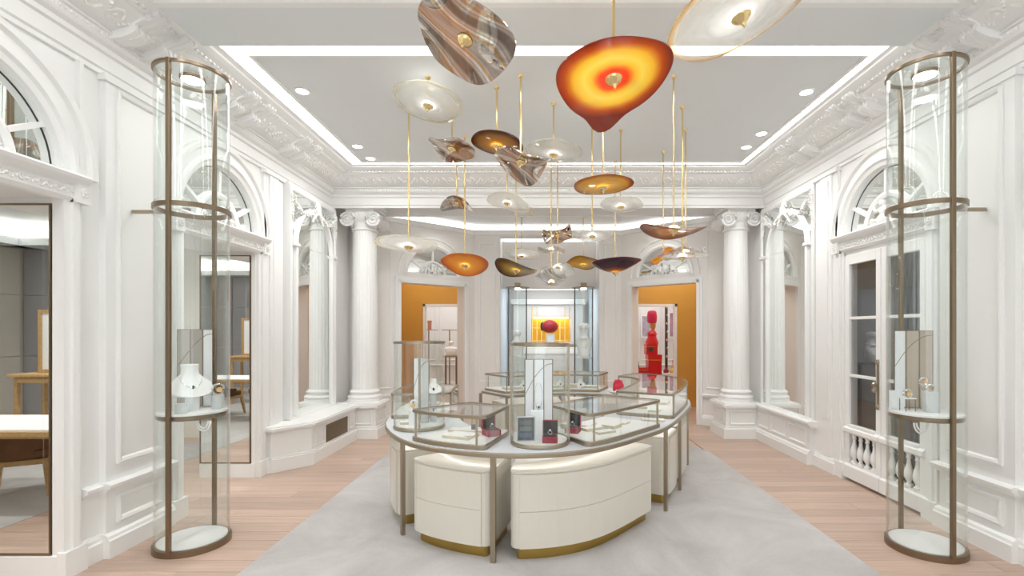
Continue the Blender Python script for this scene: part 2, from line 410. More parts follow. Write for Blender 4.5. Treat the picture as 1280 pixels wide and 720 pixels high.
# ---- side walls with openings (bay 1 near, bay 2 middle, bay 3 mirror)
OH, SPR, AR = 2.46, 2.62, .57
def sidewall(F, name, b1, b2, th):
    m = M()
    for (a, b) in ((REAR, b1-.57), (b1+.57, b2-.56), (b2+.56, YB+.3)): m.fbox(F, a, b, 0, OH, -th, 0)
    m.fbox(F, REAR, YB+.3, OH, SPR, -th, 0)
    m.fbox(F, REAR, YB+.3, SPR, 3.9, -th, -.10)
    mid = (b1+b2)/2
    m.archwall(F, REAR, mid, SPR, 3.9, b1, AR, -.10, 0)
    m.archwall(F, mid, YB+.3, SPR, 3.9, b2, AR, -.10, 0)
    w_ = struct(m.build(name, WHITE)); return w_
B1L, B2L, B1R, B2R = 2.56, 4.72, 2.46, 4.68
wall_left = sidewall(FL, 'wall_left', B1L, B2L, .62)
wall_right = sidewall(FR, 'wall_right', B1R, B2R, .12)
# right near bay is a closed panelled arch beyond the frame
m = M(); m.fbox(FR, B1R-.57, B1R+.57, 0, OH, -.12, -.02); struct(m.build('wall_right_infill', WHITE)); 
CORN = [(-.02,3.50),(.035,3.50),(.035,3.54),(.055,3.55),(.055,3.585),(.09,3.60),(.105,3.62),(.105,3.655),(.125,3.66),(.125,3.672),(.11,3.678),(.135,3.69),(.235,3.728),(.335,3.785),(.345,3.80),(.375,3.802),(.375,3.815),(.41,3.818),(.45,3.828),(.49,3.842),(.50,3.855),(.54,3.86),(.54,3.98),(-.02,3.98)]
ARCHI = [(-.02,3.40),(.02,3.40),(.02,3.43),(.035,3.44),(.035,3.50),(-.02,3.50)]
def cornice(F, u0, u1, n, par=None):
    m = M(); m.mould(F, CORN, u0, u1); m.mould(F, ARCHI, u0, u1)
    o = struct(m.build('trim_%d' % n, WHITE))
    # dentils + leaf scrolls of the frieze, too small to pick apart
    d = M(); u = u0+.04
    while u < u1-.04:
        d.fbox(F, u, u+.026, 3.802, 3.818, .372, .402); u += .048
    tag(d.build('dentil_row', WHITE, o), kind='stuff')
    u = u0+.03
    while u < u1-.03:
        d.ell(F.p(u, 3.838, .455), .013, .03, .012, 5, 4, Matrix.Rotation(0 if abs(F.t.y) < .5 else PI/2, 3, 'Z')); u += .042
    s = M(); u = u0+.10; k = 0
    SL = lambda uu, q: F.p(uu, 3.733+.46*q, .238+.89*q)      # on the sloping frieze
    while u < u1-.10:
        up = 1 if k % 2 else -1
        s.tube([SL(u+.06*math.cos(j/10*2.4*PI)*(1-j/13), up*.07*math.sin(j/10*2.4*PI)*(1-j/13)) for j in range(11)], [.013*(1-j/15) for j in range(11)], 4)
        for q in range(5): s.ell(SL(u+.075+q*.016, -up*.05+q*up*.024), .015, .015, .017, 5, 4)
        s.ell(SL(u, 0), .018, .018, .018, 6, 4)
        u += .155; k += 1
    u = u0+.02
    while u < u1-.02:
        s.ell(F.p(u, 3.637, .105), .012, .012, .015, 5, 4); u += .036
    tag(s.build('leaf_frieze', PLASTER, o, smooth=True), kind='stuff')
    return o
cornice(FL, REAR, 7.12, 1); cornice(FR, REAR, 7.12, 2)
cornice(FBEAM, XL+.0, XR, 3)

# ---- ceilings
m = M()
zc = 3.86
m.box(XL-.7, XR+.5, 3.34, 3.79, 3.83, 4.0)        # soffit beam across the room
m.box(XL, -2.55, 3.79, 6.7, zc, 4.0); m.box(2.86, XR, 3.79, 6.7, zc, 4.0); m.box(XL, XR, 6.6, 7.3, zc+.002, 4.0)
m.box(-2.4, 2.7, 3.95, 6.45, zc-.006, 4.0)
m.box(-2.62, 2.9, 3.79, 6.7, 3.93, 4.0)
m.box(XL-.7, XR+.5, REAR, 3.34, 3.93, 4.0)
m.box(-2.4, 2.7, -2.4, 2.9, zc-.006, 4.0); m.box(XL, -2.55, REAR, 3.34, zc, 4.0); m.box(2.86, XR, REAR, 3.34, zc, 4.0)
m.box(-2.55, 2.86, 3.06, 3.34, zc-.01, 4.0)
ceiling = struct(m.build('ceiling', CEILM))
def coveband(x0, x1, y0, y1, wd, z, name='light_cove'):
    m = M()
    m.ringp([(x0,y0),(x1,y0),(x1,y1),(x0,y1)], [(x0+wd,y0+wd),(x1-wd,y0+wd),(x1-wd,y1-wd),(x0+wd,y1-wd)], z, z+.01)
    return m
struct(coveband(-2.555, 2.865, 3.775, 6.64, .17, zc+.005).build('trim_4', COVEM))
struct(coveband(-2.555, 2.865, -2.6, 3.07, .17, zc+.005).build('trim_5', COVEM))  # cove repeated over the unseen front bay to light the camera side
m = M()   # mouldings at the edge of the front recess and of the two light coves
FT = Frame((0, 3.34), (1,0), (0,-1))
m.mould(FT, [(0,3.83),(.05,3.83),(.06,3.845),(.14,3.85),(.15,3.87),(.27,3.875),(.27,3.9),(0,3.9)], XL, XR)
for x0, x1, y0, y1 in ((-2.385, 2.695, 3.945, 6.47), (-2.385, 2.695, -2.43, 2.9)):
    m.ringp([(x0,y0),(x1,y0),(x1,y1),(x0,y1)], [(x0+.03,y0+.03),(x1-.03,y0+.03),(x1-.03,y1-.03),(x0+.03,y1-.03)], 3.845, 3.90)
struct(m.build('trim_6', WHITE))
# back vestibule ceiling
m = M()
m.box(XL-.2, XR+.2, 7.12, 8.0, 3.5, 3.98)
m.box(XL-.2, XR+.2, 8.0, 9.6, 3.6, 3.98)
struct(m.build('ceiling_vestibule', CEILM))
m = M()
FS = Frame((0, 8.0), (1,0), (0,-1)); m.mould(FS, [(-.03,3.485),(.02,3.485),(.03,3.50),(-.03,3.51)], -2.9, 3.2)
struct(m.build('trim_7', WHITE))
m = M(); e = .02
def stripwall(F, u0, u1): m.fbox(F, u0, u1, 3.52, 3.578, .0, .03)
stripwall(FFR, -.02, LFR-.35); stripwall(FFL, -.02, LFL-.35); stripwall(FB, -1.25, 1.55)
struct(m.build('trim_8', VESTM))
m = M()
for F, a, b in ((FFR, -.0, LFR), (FFL, -.0, LFL), (FB, -1.3, 1.6)): m.mould(F, [(0,3.42),(.03,3.43),(.045,3.47),(.06,3.49),(.06,3.505),(0,3.51)], a, b)
struct(m.build('trim_9', WHITE))

# ---- downlights
def downlight(x, y, z, where, r=.055):
    t = thing('downlight', 'round recessed downlight '+where, 'ceiling light', (x,y,z), 'recessed ceiling downlights')
    a = M(); a.lathe((x,y,z), [(r+.018,0),(r+.018,-.006),(r,-.008),(r,0)], 24); a.build('trim_ring', WHITE, t, smooth=True)
    b = M(); b.lathe((x,y,z), [(r,-.004),(r*.5,-.005),(.001,-.005)], 24); b.build('lens', SPOTM, t)
def ceilpt(x, y, z): Y = (z-1.6)*604/(413-y); return px(x, Y), Y
for x, y, wh in ((378,114,'in the left of the grey ceiling, nearest the camera on that side'), (1008,115,'in the right of the grey ceiling, nearest the camera on that side'),
               (447,183,'at the far left of the grey ceiling, nearer of two'), (463,198,'at the far left of the grey ceiling, farther of two'),
               (933,184,'at the far right of the grey ceiling, nearer the glass pendants'), (952,167,'at the far right of the grey ceiling, beside the bright cove')):
    X, Y = ceilpt(x, y, 3.85); downlight(X, Y, 3.853, wh)

# ---- wall mouldings, panels and dado of the side walls
DADO = [(0,.455),(.03,.46),(.035,.48),(.055,.49),(.06,.515),(.04,.525),(0,.53)]
BASE = [(0,0),(.045,0),(.045,.12),(.035,.13),(.03,.15),(.012,.165),(0,.17)]
PAN = [(0,0),(0,.016),(.012,.024),(.03,.018),(.04,.006),(.04,0)]
def shift(prof, d): return [(a+d if a > 0 else a, z) for a, z in prof]
def dress(F, side, b1, b2, seat, tn):
    wl = {'left': wall_left, 'right': wall_right}[side]
    base = M(); trim = M()
    pil = M()
    pier = (b1+.62, b2-.62)
    mp = (pier[0]+.22, pier[1]-.12) if side == 'left' else (pier[0]+.25, pier[1]-.10)
    pil.fbox(F, mp[0], mp[1], 0, 3.42, -.01, .045)                   # raised pilaster of the pier
    pil.rectring(F, mp[0]+.08, mp[1]-.08, .64, 3.34, [(a, d+.045) for a, d in PAN])
    pil.rectring(F, mp[0]+.08, mp[1]-.08, .215, .42, [(a, d+.045) for a, d in PAN])
    pil.mould(F, shift(DADO, .045), mp[0]-.03, mp[1]+.03); pil.mould(F, shift(BASE, .045), mp[0]-.02, mp[1]+.02)
    pil.fbox(F, mp[0]-.02, mp[1]+.02, 3.36, 3.405, 0, .06)
    pil.build('pilaster', WHITE, wl)
    for a, b in ((pier[0]+.07, mp[0]), (mp[1], pier[1]-.07)): trim.mould(F, DADO, a, b); base.mould(F, BASE, a-.04, b+.04)
    # pilaster strips between bay 2 and the mirror bay
    p2 = M(); u0, u1 = b2+.66, 5.77
    p2.fbox(F, u0, u1, 0, 3.42, -.01, .03); p2.fbox(F, u0+.09, u1-.12, .17, 3.36, .03, .05); p2.fbox(F, u0+.14, u1-.17, .6, 3.3, .05, .06)
    p2.fbox(F, u0-.02, u1+.01, 3.36, 3.405, 0, .06)
    p2.mould(F, shift(BASE, .03), u0, u1); p2.build('pilaster', WHITE, wl)
    for b in (b1, b2):
        # casing of the opening and the fanlight over it
        cs = M()
        cprof = [(AR,0),(AR,.02),(AR+.035,.03),(AR+.05,.05),(AR+.075,.05),(AR+.09,.03),(AR+.15,.03),(AR+.165,.055),(AR+.20,.06),(AR+.215,.035),(AR+.215,0)]
        cs.arch(F, b, SPR, cprof, zb=SPR-.001)
        for sgn in (-1, 1):
            for k, (o0, o1, dd) in enumerate(((.555,.60,.03),(.60,.645,.05),(.645,.675,.03))):
                a0, a1 = sorted((b+sgn*o0, b+sgn*o1)); cs.fbox(F, a0, a1, 0 if side == 'left' else .0, OH, 0, dd)
            a0, a1 = sorted((b+sgn*.54, b+sgn*.69)); cs.fbox(F, a0, a1, 0, .17, 0, .06)
            a0, a1 = sorted((b+sgn*.60, b+sgn*.70)); cs.fbox(F, a0, a1, 2.44, 2.60, 0, .075)
        cs.build('door_casing', WHITE, wl)
        lg = M(); lg.mould(F, [(0,2.44),(.03,2.445),(.05,2.47),(.05,2.545),(.075,2.56),(.10,2.585),(.11,2.605),(.10,2.62),(0,2.625)], b-.68, b+.68)
        led = lg.build('lintel', WHITE, wl)
        or_ = M(); u = b-.60; k = 0
        while u < b+.6:
            pts = [F.p(u+.022*math.cos(t/6*2*PI)*(1-t/12), 2.508+(1 if k%2 else -1)*.02*math.sin(t/6*2*PI), .052) for t in range(7)]
            or_.tube(pts, .006, 4); or_.ell(F.p(u+.03, 2.508, .052), .012, .012, .012, 5, 4); u += .055; k += 1
        for sgn in (-1, 1):
            for j in range(8):
                a = j/8*2*PI; or_.ell(F.p(b+sgn*.65+.02*math.cos(a), 2.51+.025*math.sin(a), .078), .012, .012, .012, 5, 4)
            or_.ell(F.p(b+sgn*.65, 2.51, .08), .014, .014, .014, 6, 4)
        tag(or_.build('lintel_ornament', PLASTER, led, smooth=True), kind='stuff')
    # spandrel frame
    sp = M()
    for a, b in ((b1-.70, b1+.66), (b2-.66, b2+.70)):
        sp.fbox(F, a-.03, a, 2.62, 3.40, 0, .035); sp.fbox(F, b, b+.03, 2.62, 3.40, 0, .035)
    sp.build('spandrel_frame', WHITE, wl)
    struct(trim.build('trim_%d' % tn, WHITE)); struct(base.build('baseboard_%s' % side, WHITE))
dress(FL, 'left', B1L, B2L, True, 10); dress(FR, 'right', B1R, B2R, False, 11)

# ---- scroll brackets of the cornice, in pairs
def bracket(F, u, where, big):
    o = M()
    hw = .065
    dd = (.42,.43,.43,.415,.38,.335,.295,.27,.265,.272,.275,.262,.235,.20,.15); prof = []   # S-shaped side view in (d,z)
    for j in range(15): prof.append((dd[j], 3.835-.195*j/14))
    pts = [(.08, 3.838)]+prof+[(.08, 3.63)]
    # ribbed front: five ribs side by side
    for r in range(5):
        a = u-hw+r*2*hw/5; k = .012 if r % 2 == 0 else 0
        o.loops([[F.p(uu, z, d+(k if d > .11 else 0)) for d, z in pts] for uu in (a, a+2*hw/5)], True, capends=True)
    for s_ in (-1, 1):
        c = F.p(u+s_*(hw+.002), 3.79, .375)
        for rr in (.032, .016): o.tube([c+F.n*rr*math.cos(a/10*2*PI)+Vector((0,0,rr*math.sin(a/10*2*PI))) for a in range(10)], .005, 4, closed=True)
    o.fbox(F, u-hw-.012, u+hw+.012, 3.832, 3.85, .10, .46)
    return tag(o.build('cornice_bracket', WHITE, smooth=True, parent=where))
tl = bpy.data.objects['trim_1']; tr = bpy.data.objects['trim_2']
for u0 in (3.56, 4.68, 5.72, 1.2):
    for du in (-.13, .13):
        bracket(FL, u0+du, tl, True); bracket(FR, u0+du, tr, True)

# ---- fanlights: mirrored, with muntins and a relief figure group
def fanlight(F, b, n):
    g = M()
    pts = [(b+(AR+.01)*math.cos(PI*i/32), SPR-.01+(AR+.01)*math.sin(PI*i/32)) for i in range(33)]
    g.fprism(F, pts, -.10, -.052)
    root = struct(g.build('window_%d' % n, MIRROR))
    m = M(); m.arch(F, b, SPR, [(.27,-.055),(.27,-.03),(.30,-.02),(.33,-.03),(.33,-.055)], n=20)
    m.arch(F, b, SPR, [(AR-.012,-.055),(AR-.012,-.02),(AR+.005,-.02),(AR+.005,-.055)], n=28)
    m.fbox(F, b-AR, b+AR, SPR-.005, SPR+.02, -.055, -.0)
    gk = M(); gk.arch(F, b, SPR, [(AR-.018,-.053),(AR-.018,-.048),(AR-.011,-.048),(AR-.011,-.053)], n=28); gk.build('dark_gasket', DARK, root)
    m.build('arched_muntin', WHITE, root, smooth=True)
    for a in (30, 90, 150):
        a = math.radians(a); q = M(); c, s_ = math.cos(a), math.sin(a); hw = .015
        P = lambda r, o: (b+r*c-o*s_, SPR+r*s_+o*c)
        q.fprism(F, [P(.32,-hw), P(AR,-hw), P(AR,hw), P(.32,hw)], -.055, -.022); q.build('muntin', WHITE, root)
    # cherub and urn relief
    r = M(); rnd = random.Random(n)
    ctr = lambda u, z, d: F.p(b+u, SPR+z, d-.035)
    r.ell(ctr(0,.06,.02), .07,.05,.06, 10, 6); r.ell(ctr(0,.14,.02), .045,.045,.06, 10, 6); r.ell(ctr(.01,.215,.03), .032,.032,.036, 10, 7)
    r.tube([ctr(.02,.16,.03), ctr(.08,.15,.05), ctr(.11,.20,.05)], [.02,.017,.012], 6); r.tube([ctr(-.02,.16,.03), ctr(-.08,.13,.05), ctr(-.12,.08,.05)], [.02,.017,.012], 6)
    r.tube([ctr(.03,.06,.03), ctr(.10,.05,.06), ctr(.13,.0,.05)], [.03,.025,.015], 6); r.tube([ctr(-.03,.05,.03), ctr(-.09,.06,.06), ctr(-.14,.02,.05)], [.03,.024,.015], 6)
    for s_ in (-1, 1):
        pts = [ctr(s_*(.2+.045*math.cos(j/10*2.6*PI)*(1-j/14)), .06+.045*math.sin(j/10*2.6*PI)*(1-j/14), 0) for j in range(11)]
        r.tube(pts, .011, 5)
        for j in range(7): r.ell(ctr(s_*(.10+j*.035), .025+.02*rnd.random(), 0), .02, .02, .022, 6, 4)
    r.build('cherub_relief', PLASTER, root, smooth=True)
fanlight(FL, B1L, 1); fanlight(FL, B2L, 2); fanlight(FR, B1R, 3); fanlight(FR, B2R, 4)

# ---- jamb mirrors inside the two left openings
def jamb(y, x0, x1, label):
    t = thing('jamb_mirror', label, 'mirror', ((x0+x1)/2, y, .15))
    F = Frame((0, y), (1,0), (0,-1))
    a = M(); a.fbox(F, x0+.012, x1-.012, .162, 2.408, 0, .012); a.rectring(F, x0+.05, x1-.05, .20, 2.37, [(0,.012),(0,.0125),(.001,.0125),(.001,.012)])
    a.build('mirror_glass', MIRROR, t)
    b = M(); b.rectring(F, x0, x1, .15, 2.42, [(0,0),(0,.016),(.012,.016),(.012,0)]); b.build('frame', BRONZE, t)
m = M()
for y in (B1L+.57, B2L+.56): m.fbox(Frame((0,y),(1,0),(0,-1)), XL-.6, XL-.001, 0, .145, 0, .03); m.fbox(Frame((0,y),(1,0),(0,-1)), XL-.045, XL, .145, OH, 0, .014)
struct(m.build('baseboard_jambs', WHITE))
jamb(B1L+.57, XL-.61, XL-.055, 'tall bronze-edged mirror in the jamb at the left edge, reflecting a table and chair')
jamb(B2L+.56, XL-.61, XL-.055, 'tall bronze-edged mirror in the jamb behind the left tall glass vitrine')

# ---- window seat below the left mirror and the matching dado on the right
m = M()
seat = [(XL+.0,5.42),(XL+.08,5.42),(-2.72,5.75),(-2.70,7.05),(-2.95,7.3),(XL,7.3)]
m.prism(seat, .17, .45)
def off(p, k): return [(x+(k if x > XL+.01 else 0), y+(-k if y < 5.6 else (k if y > 7.1 else 0))) for x, y in p]
m.prism(off(seat,.03), 0, .15); m.prism(off(seat,.015), .15, .175); m.prism(off(seat,.02), .445, .47); m.prism(off(seat,.045), .47, .50); m.prism(off(seat,.03), .50, .515)
fs = Frame((-2.72,5.75),(.02,1.3),(1,-.0154))
m.rectring(fs, .08, .33, .20, .41, [(a*.6, d*.6) for a, d in PAN]); m.rectring(fs, 1.08, 1.26, .20, .41, [(a*.6, d*.6) for a, d in PAN])
sb = struct(m.build('trim_12', WHITE, bevel=.004))
g = M(); g.fbox(fs, .38, 1.03, .18, .40, -.002, .006)
gr = g.build('vent_grille', BRONZE, sb)
g = M()
for k in range(31):
    g.fbox(fs, .39+k*.0205, .39+k*.0205+.007, .19, .39, .006, .012)
for k in range(9): g.fbox(fs, .385, 1.025, .19+k*.024, .19+k*.024+.004, .007, .014)
tag(g.build('grille_bars', BRONZEL, gr), kind='stuff')
m = M()
m.fbox(FR, 5.77, 7.2, 0, .44, 0, .10); m.mould(FR, shift(BASE, .10), 5.75, 7.2); m.mould(FR, [(0,.44),(.11,.44),(.13,.46),(.15,.49),(.15,.51),(.13,.52),(0,.52)], 5.72, 7.2)
for a, b in ((5.85,6.25),(6.31,6.72),(6.78,7.1)): m.rectring(FR, a, b, .20, .41, [(i*.7, d*.7+.10) for i, d in PAN])
struct(m.build('trim_13', WHITE))

# ---- big arched mirrors of bay 3
def bigmirror(F, side, label, cx, u0, u1, cu, back=.08):
    m = M(); m.fbox(F, u0-.025, u1+.05, .522, 3.399, .001, back); m.build('mirror_bay_panel', WHITE, wall_left if side == 'left' else wall_right)
    F = Frame(tuple(F.o+F.n*back)[:2], tuple(F.t)[:2], tuple(F.n)[:2])
    z0, z1 = .52, 3.33
    t = thing('arched_wall_mirror', label, 'mirror', tuple(F.p((u0+u1)/2, z0, 0)))
    a = M(); a.fbox(F, u0+.02, u1-.02, z0+.02, 2.655, 0, .012); a.build('lower_mirror_glass', MIRROR, t)
    a = M(); a.fbox(F, u0+.02, u1-.02, 2.662, z1-.02, 0, .012); a.build('upper_mirror_glass', MIRROR, t)
    b = M(); b.rectring(F, u0, u1, z0, z1, [(-.03,0),(-.03,.02),(-.01,.03),(.01,.025),(.025,.016),(.025,0)]); b.build('frame', WHITE, t)
    R = .52
    c = M(); c.arch(F, cu, 2.655, [(R-.035,.012),(R-.03,.035),(R-.015,.045),(R+.005,.045),(R+.02,.035),(R+.025,.012)], zb=z0+.03, n=26); c.build('arched_moulding', WHITE, t, smooth=True)
    for sgn in (-1, 1):
        d = M(); a0, a1 = sorted((cu+sgn*(R-.045), u0 if sgn < 0 else u1)); d.mould(F, [(.012,2.62),(.04,2.625),(.055,2.64),(.055,2.665),(.045,2.675),(.012,2.675)], a0, a1); d.build('impost', WHITE, t)
    rnd = random.Random(cx)
    for s_ in (-1, 1):
        g = M()
        for j in range(60):     # swag
            q = j/59; uu = cu+s_*(.05+q*.58); zz = 3.20-.0+ (.10*(2*q-1)**2-.10)*1.6 + .06*q
            for _ in range(2):
                rr = .013+.012*math.sin(q*PI)
                o_ = Vector((rnd.uniform(-1,1), rnd.uniform(-1,1), rnd.uniform(-1,1)))*rr
                ax = Matrix.Rotation(rnd.uniform(0,6), 3, 'Y') @ Matrix.Rotation(rnd.uniform(0,6), 3, 'X')
                g.ell(F.p(uu, zz, .035)+o_, .016, .008, .022, 5, 4, ax)
        for j in range(34):     # drop at the end
            q = j/33; ax = Matrix.Rotation(rnd.uniform(0,6), 3, 'Y') @ Matrix.Rotation(rnd.uniform(0,6), 3, 'X')
            g.ell(F.p(cu+s_*.62+rnd.uniform(-.025,.025), 3.24-q*.30, .03+rnd.uniform(0,.01)), .014*(1-q*.5), .009, .020*(1-q*.4), 5, 4, ax)
        g.build('swag_garland', PLASTER, t, smooth=True)
    k = M()      # cartouche on the crown of the arch
    k.ell(F.p(cu, 3.20, .05), .04, .04, .075, 10, 7)
    for s_ in (-1, 1):
        k.tube([F.p(cu+s_*(.06+.03*math.cos(j/9*2.4*PI)*(1-j/13)), 3.22+.03*math.sin(j/9*2.4*PI), .055) for j in range(10)], .010, 5)
        for j in range(6): k.ell(F.p(cu+s_*(.05+.02*j), 3.13-.02*j, .05), .016, .016, .022, 6, 4)
        k.tube([F.p(cu+s_*.03, 3.15, .06), F.p(cu+s_*.09, 3.09, .06), F.p(cu+s_*.07, 3.04, .055)], [.014,.011,.005], 5)
    for j in range(5): k.ell(F.p(cu+(j-2)*.025, 3.29-.008*abs(j-2), .05), .014, .014, .03, 6, 4)
    k.build('cartouche', PLASTER, t, smooth=True)
bigmirror(FL, 'left', 'tall arched mirror with garland above the cushionless window seat on the left', 3, 5.84, 7.08, 6.46)
bigmirror(FR, 'right', 'tall arched mirror with garland above the low dado on the right wall', 4, 5.80, 7.12, 6.42, .036)

# ---- columns
def column(x, y, where):
    t = thing('ionic_column', 'white fluted ionic column '+where, 'column', (x,y,0), 'ionic columns')
    m = M(); hw = .25
    m.box(x-hw, x+hw, y-hw, y+hw, .17, .44)
    for a, z0, z1 in ((.045,0,.15),(.025,.15,.175),(.02,.44,.46),(.05,.46,.505),(.03,.505,.525)): m.box(x-hw-a, x+hw+a, y-hw-a, y+hw+a, z0, z1)
    for F in (Frame((x, y-hw),(1,0),(0,-1)), Frame((x-hw, y),(0,1),(-1,0)), Frame((x+hw, y),(0,1),(1,0))): m.rectring(F, -.19, .19, .205, .41, [(i*.6, d*.7) for i, d in PAN])
    m.build('pedestal', WHITE, t, bevel=.003)
    b = M(); b.lathe((x,y,0), [(.001,.525),(.25,.525),(.25,.565),(.24,.57),(.25,.585),(.25,.605),(.235,.62),(.215,.63),(.21,.65),(.225,.66),(.225,.68),(.205,.695),(.19,.71),(.001,.71)], 40); b.build('base', WHITE, t, smooth=True)
    s = M(); fl_ = lambda a, z: 1-.022*max(0, math.sin(a*24))**.7
    s.lathe((x,y,0), [(.188,.70),(.187,1.4),(.182,2.2),(.168,3.12)], 192, mod=fl_); s.build('shaft', WHITE, t, smooth=True)
    c = M(); c.lathe((x,y,0), [(.168,3.10),(.19,3.11),(.19,3.13),(.172,3.14),(.175,3.22),(.20,3.25),(.23,3.30),(.235,3.36),(.20,3.38)], 40)
    c.box(x-.25, x+.25, y-.25, y+.25, 3.44, 3.50); c.box(x-.235, x+.235, y-.235, y+.235, 3.405, 3.44)
    c.box(x-.20, x+.20, y-.215, y+.215, 3.33, 3.41)
    for sx in (-1, 1):
        cx_ = x+sx*.20
        ax = Matrix.Rotation(PI/2, 3, 'X')
        c.lathe((cx_, y+.20, 3.265), [(.105,0),(.085,.06),(.065,.2),(.085,.34),(.105,.40)], 24, ax)
        for yy in (y-.212, y+.212):
            pts = []
            for j in range(34):
                a = j/33*2.4*2*PI; r = .125*(1-j/40)
                pts.append((cx_-sx*r*math.sin(a)*1, yy, 3.265+r*math.cos(a)))
            c.tube(pts, [.019*(1-j/60) for j in range(34)], 6)
            c.ell((cx_, yy, 3.265), .022, .022, .022, 8, 6)
    for k in range(9):
        c.ell((x-.14+k*.035, y-.225, 3.335), .013, .013, .022, 6, 5)
    c.build('capital', WHITE, t, smooth=True)
column(-2.68, 7.40, 'at the left of the back of the room')
column(3.0, 7.40, 'at the right of the back of the room')

# ---- angled back walls with doorways, and the centre wall with the niche
def facet(F, L, name, tn):
    # u measured from the centre corner; doorway u .25-1.51
    d0, d1, dz = .25, 1.506, 2.42
    th = .22
    m = M()
    m.fbox(F, -.0, d0, 0, dz, -th, 0); m.fbox(F, d1, L, 0, dz, -th, 0); m.fbox(F, -.0, L, dz, 3.6, -th, -.04)
    cu, cz, R = (d0+d1)/2, 2.58, .50
    m.fbox(F, -.0, L, dz, cz, -.04, 0); m.archwall(F, -.0, L, cz, 3.6, cu, R, -.04, 0, 20)
    wl = struct(m.build(name, CREAM))
    c = M()
    for a, b, d in ((d0-.10,d0-.05,.03),(d0-.05,d0,.045),(d1,d1+.05,.045),(d1+.05,d1+.10,.03)): c.fbox(F, a, b, 0, dz+.05, 0, d)
    c.fbox(F, d0-.05, d1+.05, dz, dz+.05, 0, .045); c.fbox(F, d0-.10, d1+.10, dz+.05, dz+.10, 0, .03)
    c.arch(F, cu, cz, [(R-.01,0),(R,.02),(R+.03,.04),(R+.06,.03),(R+.07,0)], n=24)
    c.arch(F, cu, cz, [(R+.14,0),(R+.15,.02),(R+.17,.02),(R+.18,0)], n=24)
    c.mould(F, BASE, .0, d0-.10); c.mould(F, BASE, d1+.10, L)
    c.rectring(F, d1+.16, L-.08, .62, 3.3, [(i*.7, d*.7) for i, d in PAN]); c.mould(F, DADO, d1+.1, L)
    c.build('door_casing', WHITE, wl, smooth=False)
    g = M(); pts = [(cu+R*math.cos(PI*i/24), cz+R*math.sin(PI*i/24)) for i in range(25)]
    g.fprism(F, pts, -.038, -.03); g.build('fanlight_mirror', MIRROR, wl)
    g = M(); g.arch(F, cu, cz, [(.24,-.03),(.24,-.01),(.265,-.01),(.265,-.03)], n=18)
    for a in (30, 90, 150):
        a = math.radians(a); cc, ss = math.cos(a), math.sin(a); P = lambda r, o: (cu+r*cc-o*ss, cz+r*ss+o*cc)
        g.fprism(F, [P(.26,-.012), P(R,-.012), P(R,.012), P(.26,.012)], -.03, -.01)
    g.fbox(F, cu-R, cu+R, cz, cz+.03, -.03, .0)
    g.build('fanlight_muntins', WHITE, wl)
    r = M(); rnd = random.Random(tn)
    for j in range(26): r.ell(F.p(cu+rnd.gauss(0,.09), cz+.03+abs(rnd.gauss(.05,.06)), .01), .02, .02, .028, 6, 4)
    for s_ in (-1,1): r.tube([F.p(cu+s_*(.17+.04*math.cos(j/9*2.4*PI)), cz+.06+.04*math.sin(j/9*2.4*PI), .005) for j in range(10)], .01, 5)
    r.build('relief_ornament', PLASTER, wl, smooth=True)
    return wl
facet(FFL, LFL, 'wall_back_left', 31); facet(FFR, LFR, 'wall_back_right', 32)
m = M(); nx0, nx1, nz = -.77, 1.14, 3.39
m.fbox(FB, -1.25, nx0, 0, 3.6, -.18, 0); m.fbox(FB, nx1, 1.55, 0, 3.6, -.18, 0); m.fbox(FB, nx0, nx1, nz, 3.6, -.18, 0)
m.fbox(FB, nx0-.18, nx0-.02, 0, 3.6, -2.35, -.18); m.fbox(FB, nx1+.02, nx1+.18, 0, 3.6, -2.35, -.18)   # side walls of the niche
m.fbox(FB, nx0-.18, nx1+.18, 0, 3.6, -2.5, -2.35)
wc = struct(m.build('wall_back', CREAM))
m = M()
for a, b in ((-1.2, nx0-.05), (nx1+.05, 1.5)):
    m.rectring(FB, a+.04, b-.03, .62, 3.27, [(i*.6, d*.6) for i, d in PAN]); m.mould(FB, BASE, a-.05, b+.02)
m.build('panel_moulding', WHITE, wc)
for nm, xx, s_ in (('left', nx0, 1), ('right', nx1, -1)):
    F = Frame((xx, 9.43), (0,1), (s_,0)); 
    for k in range(4):
        m = M(); m.fbox(F, .0+k*.5, .495+k*.5, 0, 2.55, -.02, .0); m.build('glass_panel', BLUEG, wc, bevel=.002)
m = M(); m.fbox(FB, nx0, nx1, 2.44, 2.75, -.6, -.5); m.fbox(FB, nx0, nx1, 2.75, 3.39, -.62, -.52); m.fbox(FB, nx0, nx1, 2.56, 2.6, -2.35, -.6)
m.build('header', CREAM, wc)

m = M(); m.fbox(FB, nx0+.25, nx1-.25, 2.54, 2.555, -2.0, -.75); struct(m.build('trim_15', emit('niche_fill', (.95,.98,1), 2.3)))  # glowing panel added behind the header to brighten the niche
# ============================================================ rooms seen beyond
def simple_room(name, x0, x1, y0, y1, z1, mat, t=.1, skip='', wmat=None):
    m = M()
    if 'w' not in skip: m.box(x0-t, x0, y0, y1, 0, z1)
    if 'e' not in skip: m.box(x1, x1+t, y0, y1, 0, z1)
    if 's' not in skip: m.box(x0-t, x1+t, y0-t, y0, 0, z1)
    if 'n' not in skip: m.box(x0-t, x1+t, y1, y1+t, 0, z1)
    o = struct(m.build('wall_'+name, mat))
    m = M(); m.box(x0-t, x1+t, y0-t, y1+t, z1, z1+.1); struct(m.build('ceiling_'+name, CEILM))
    return o
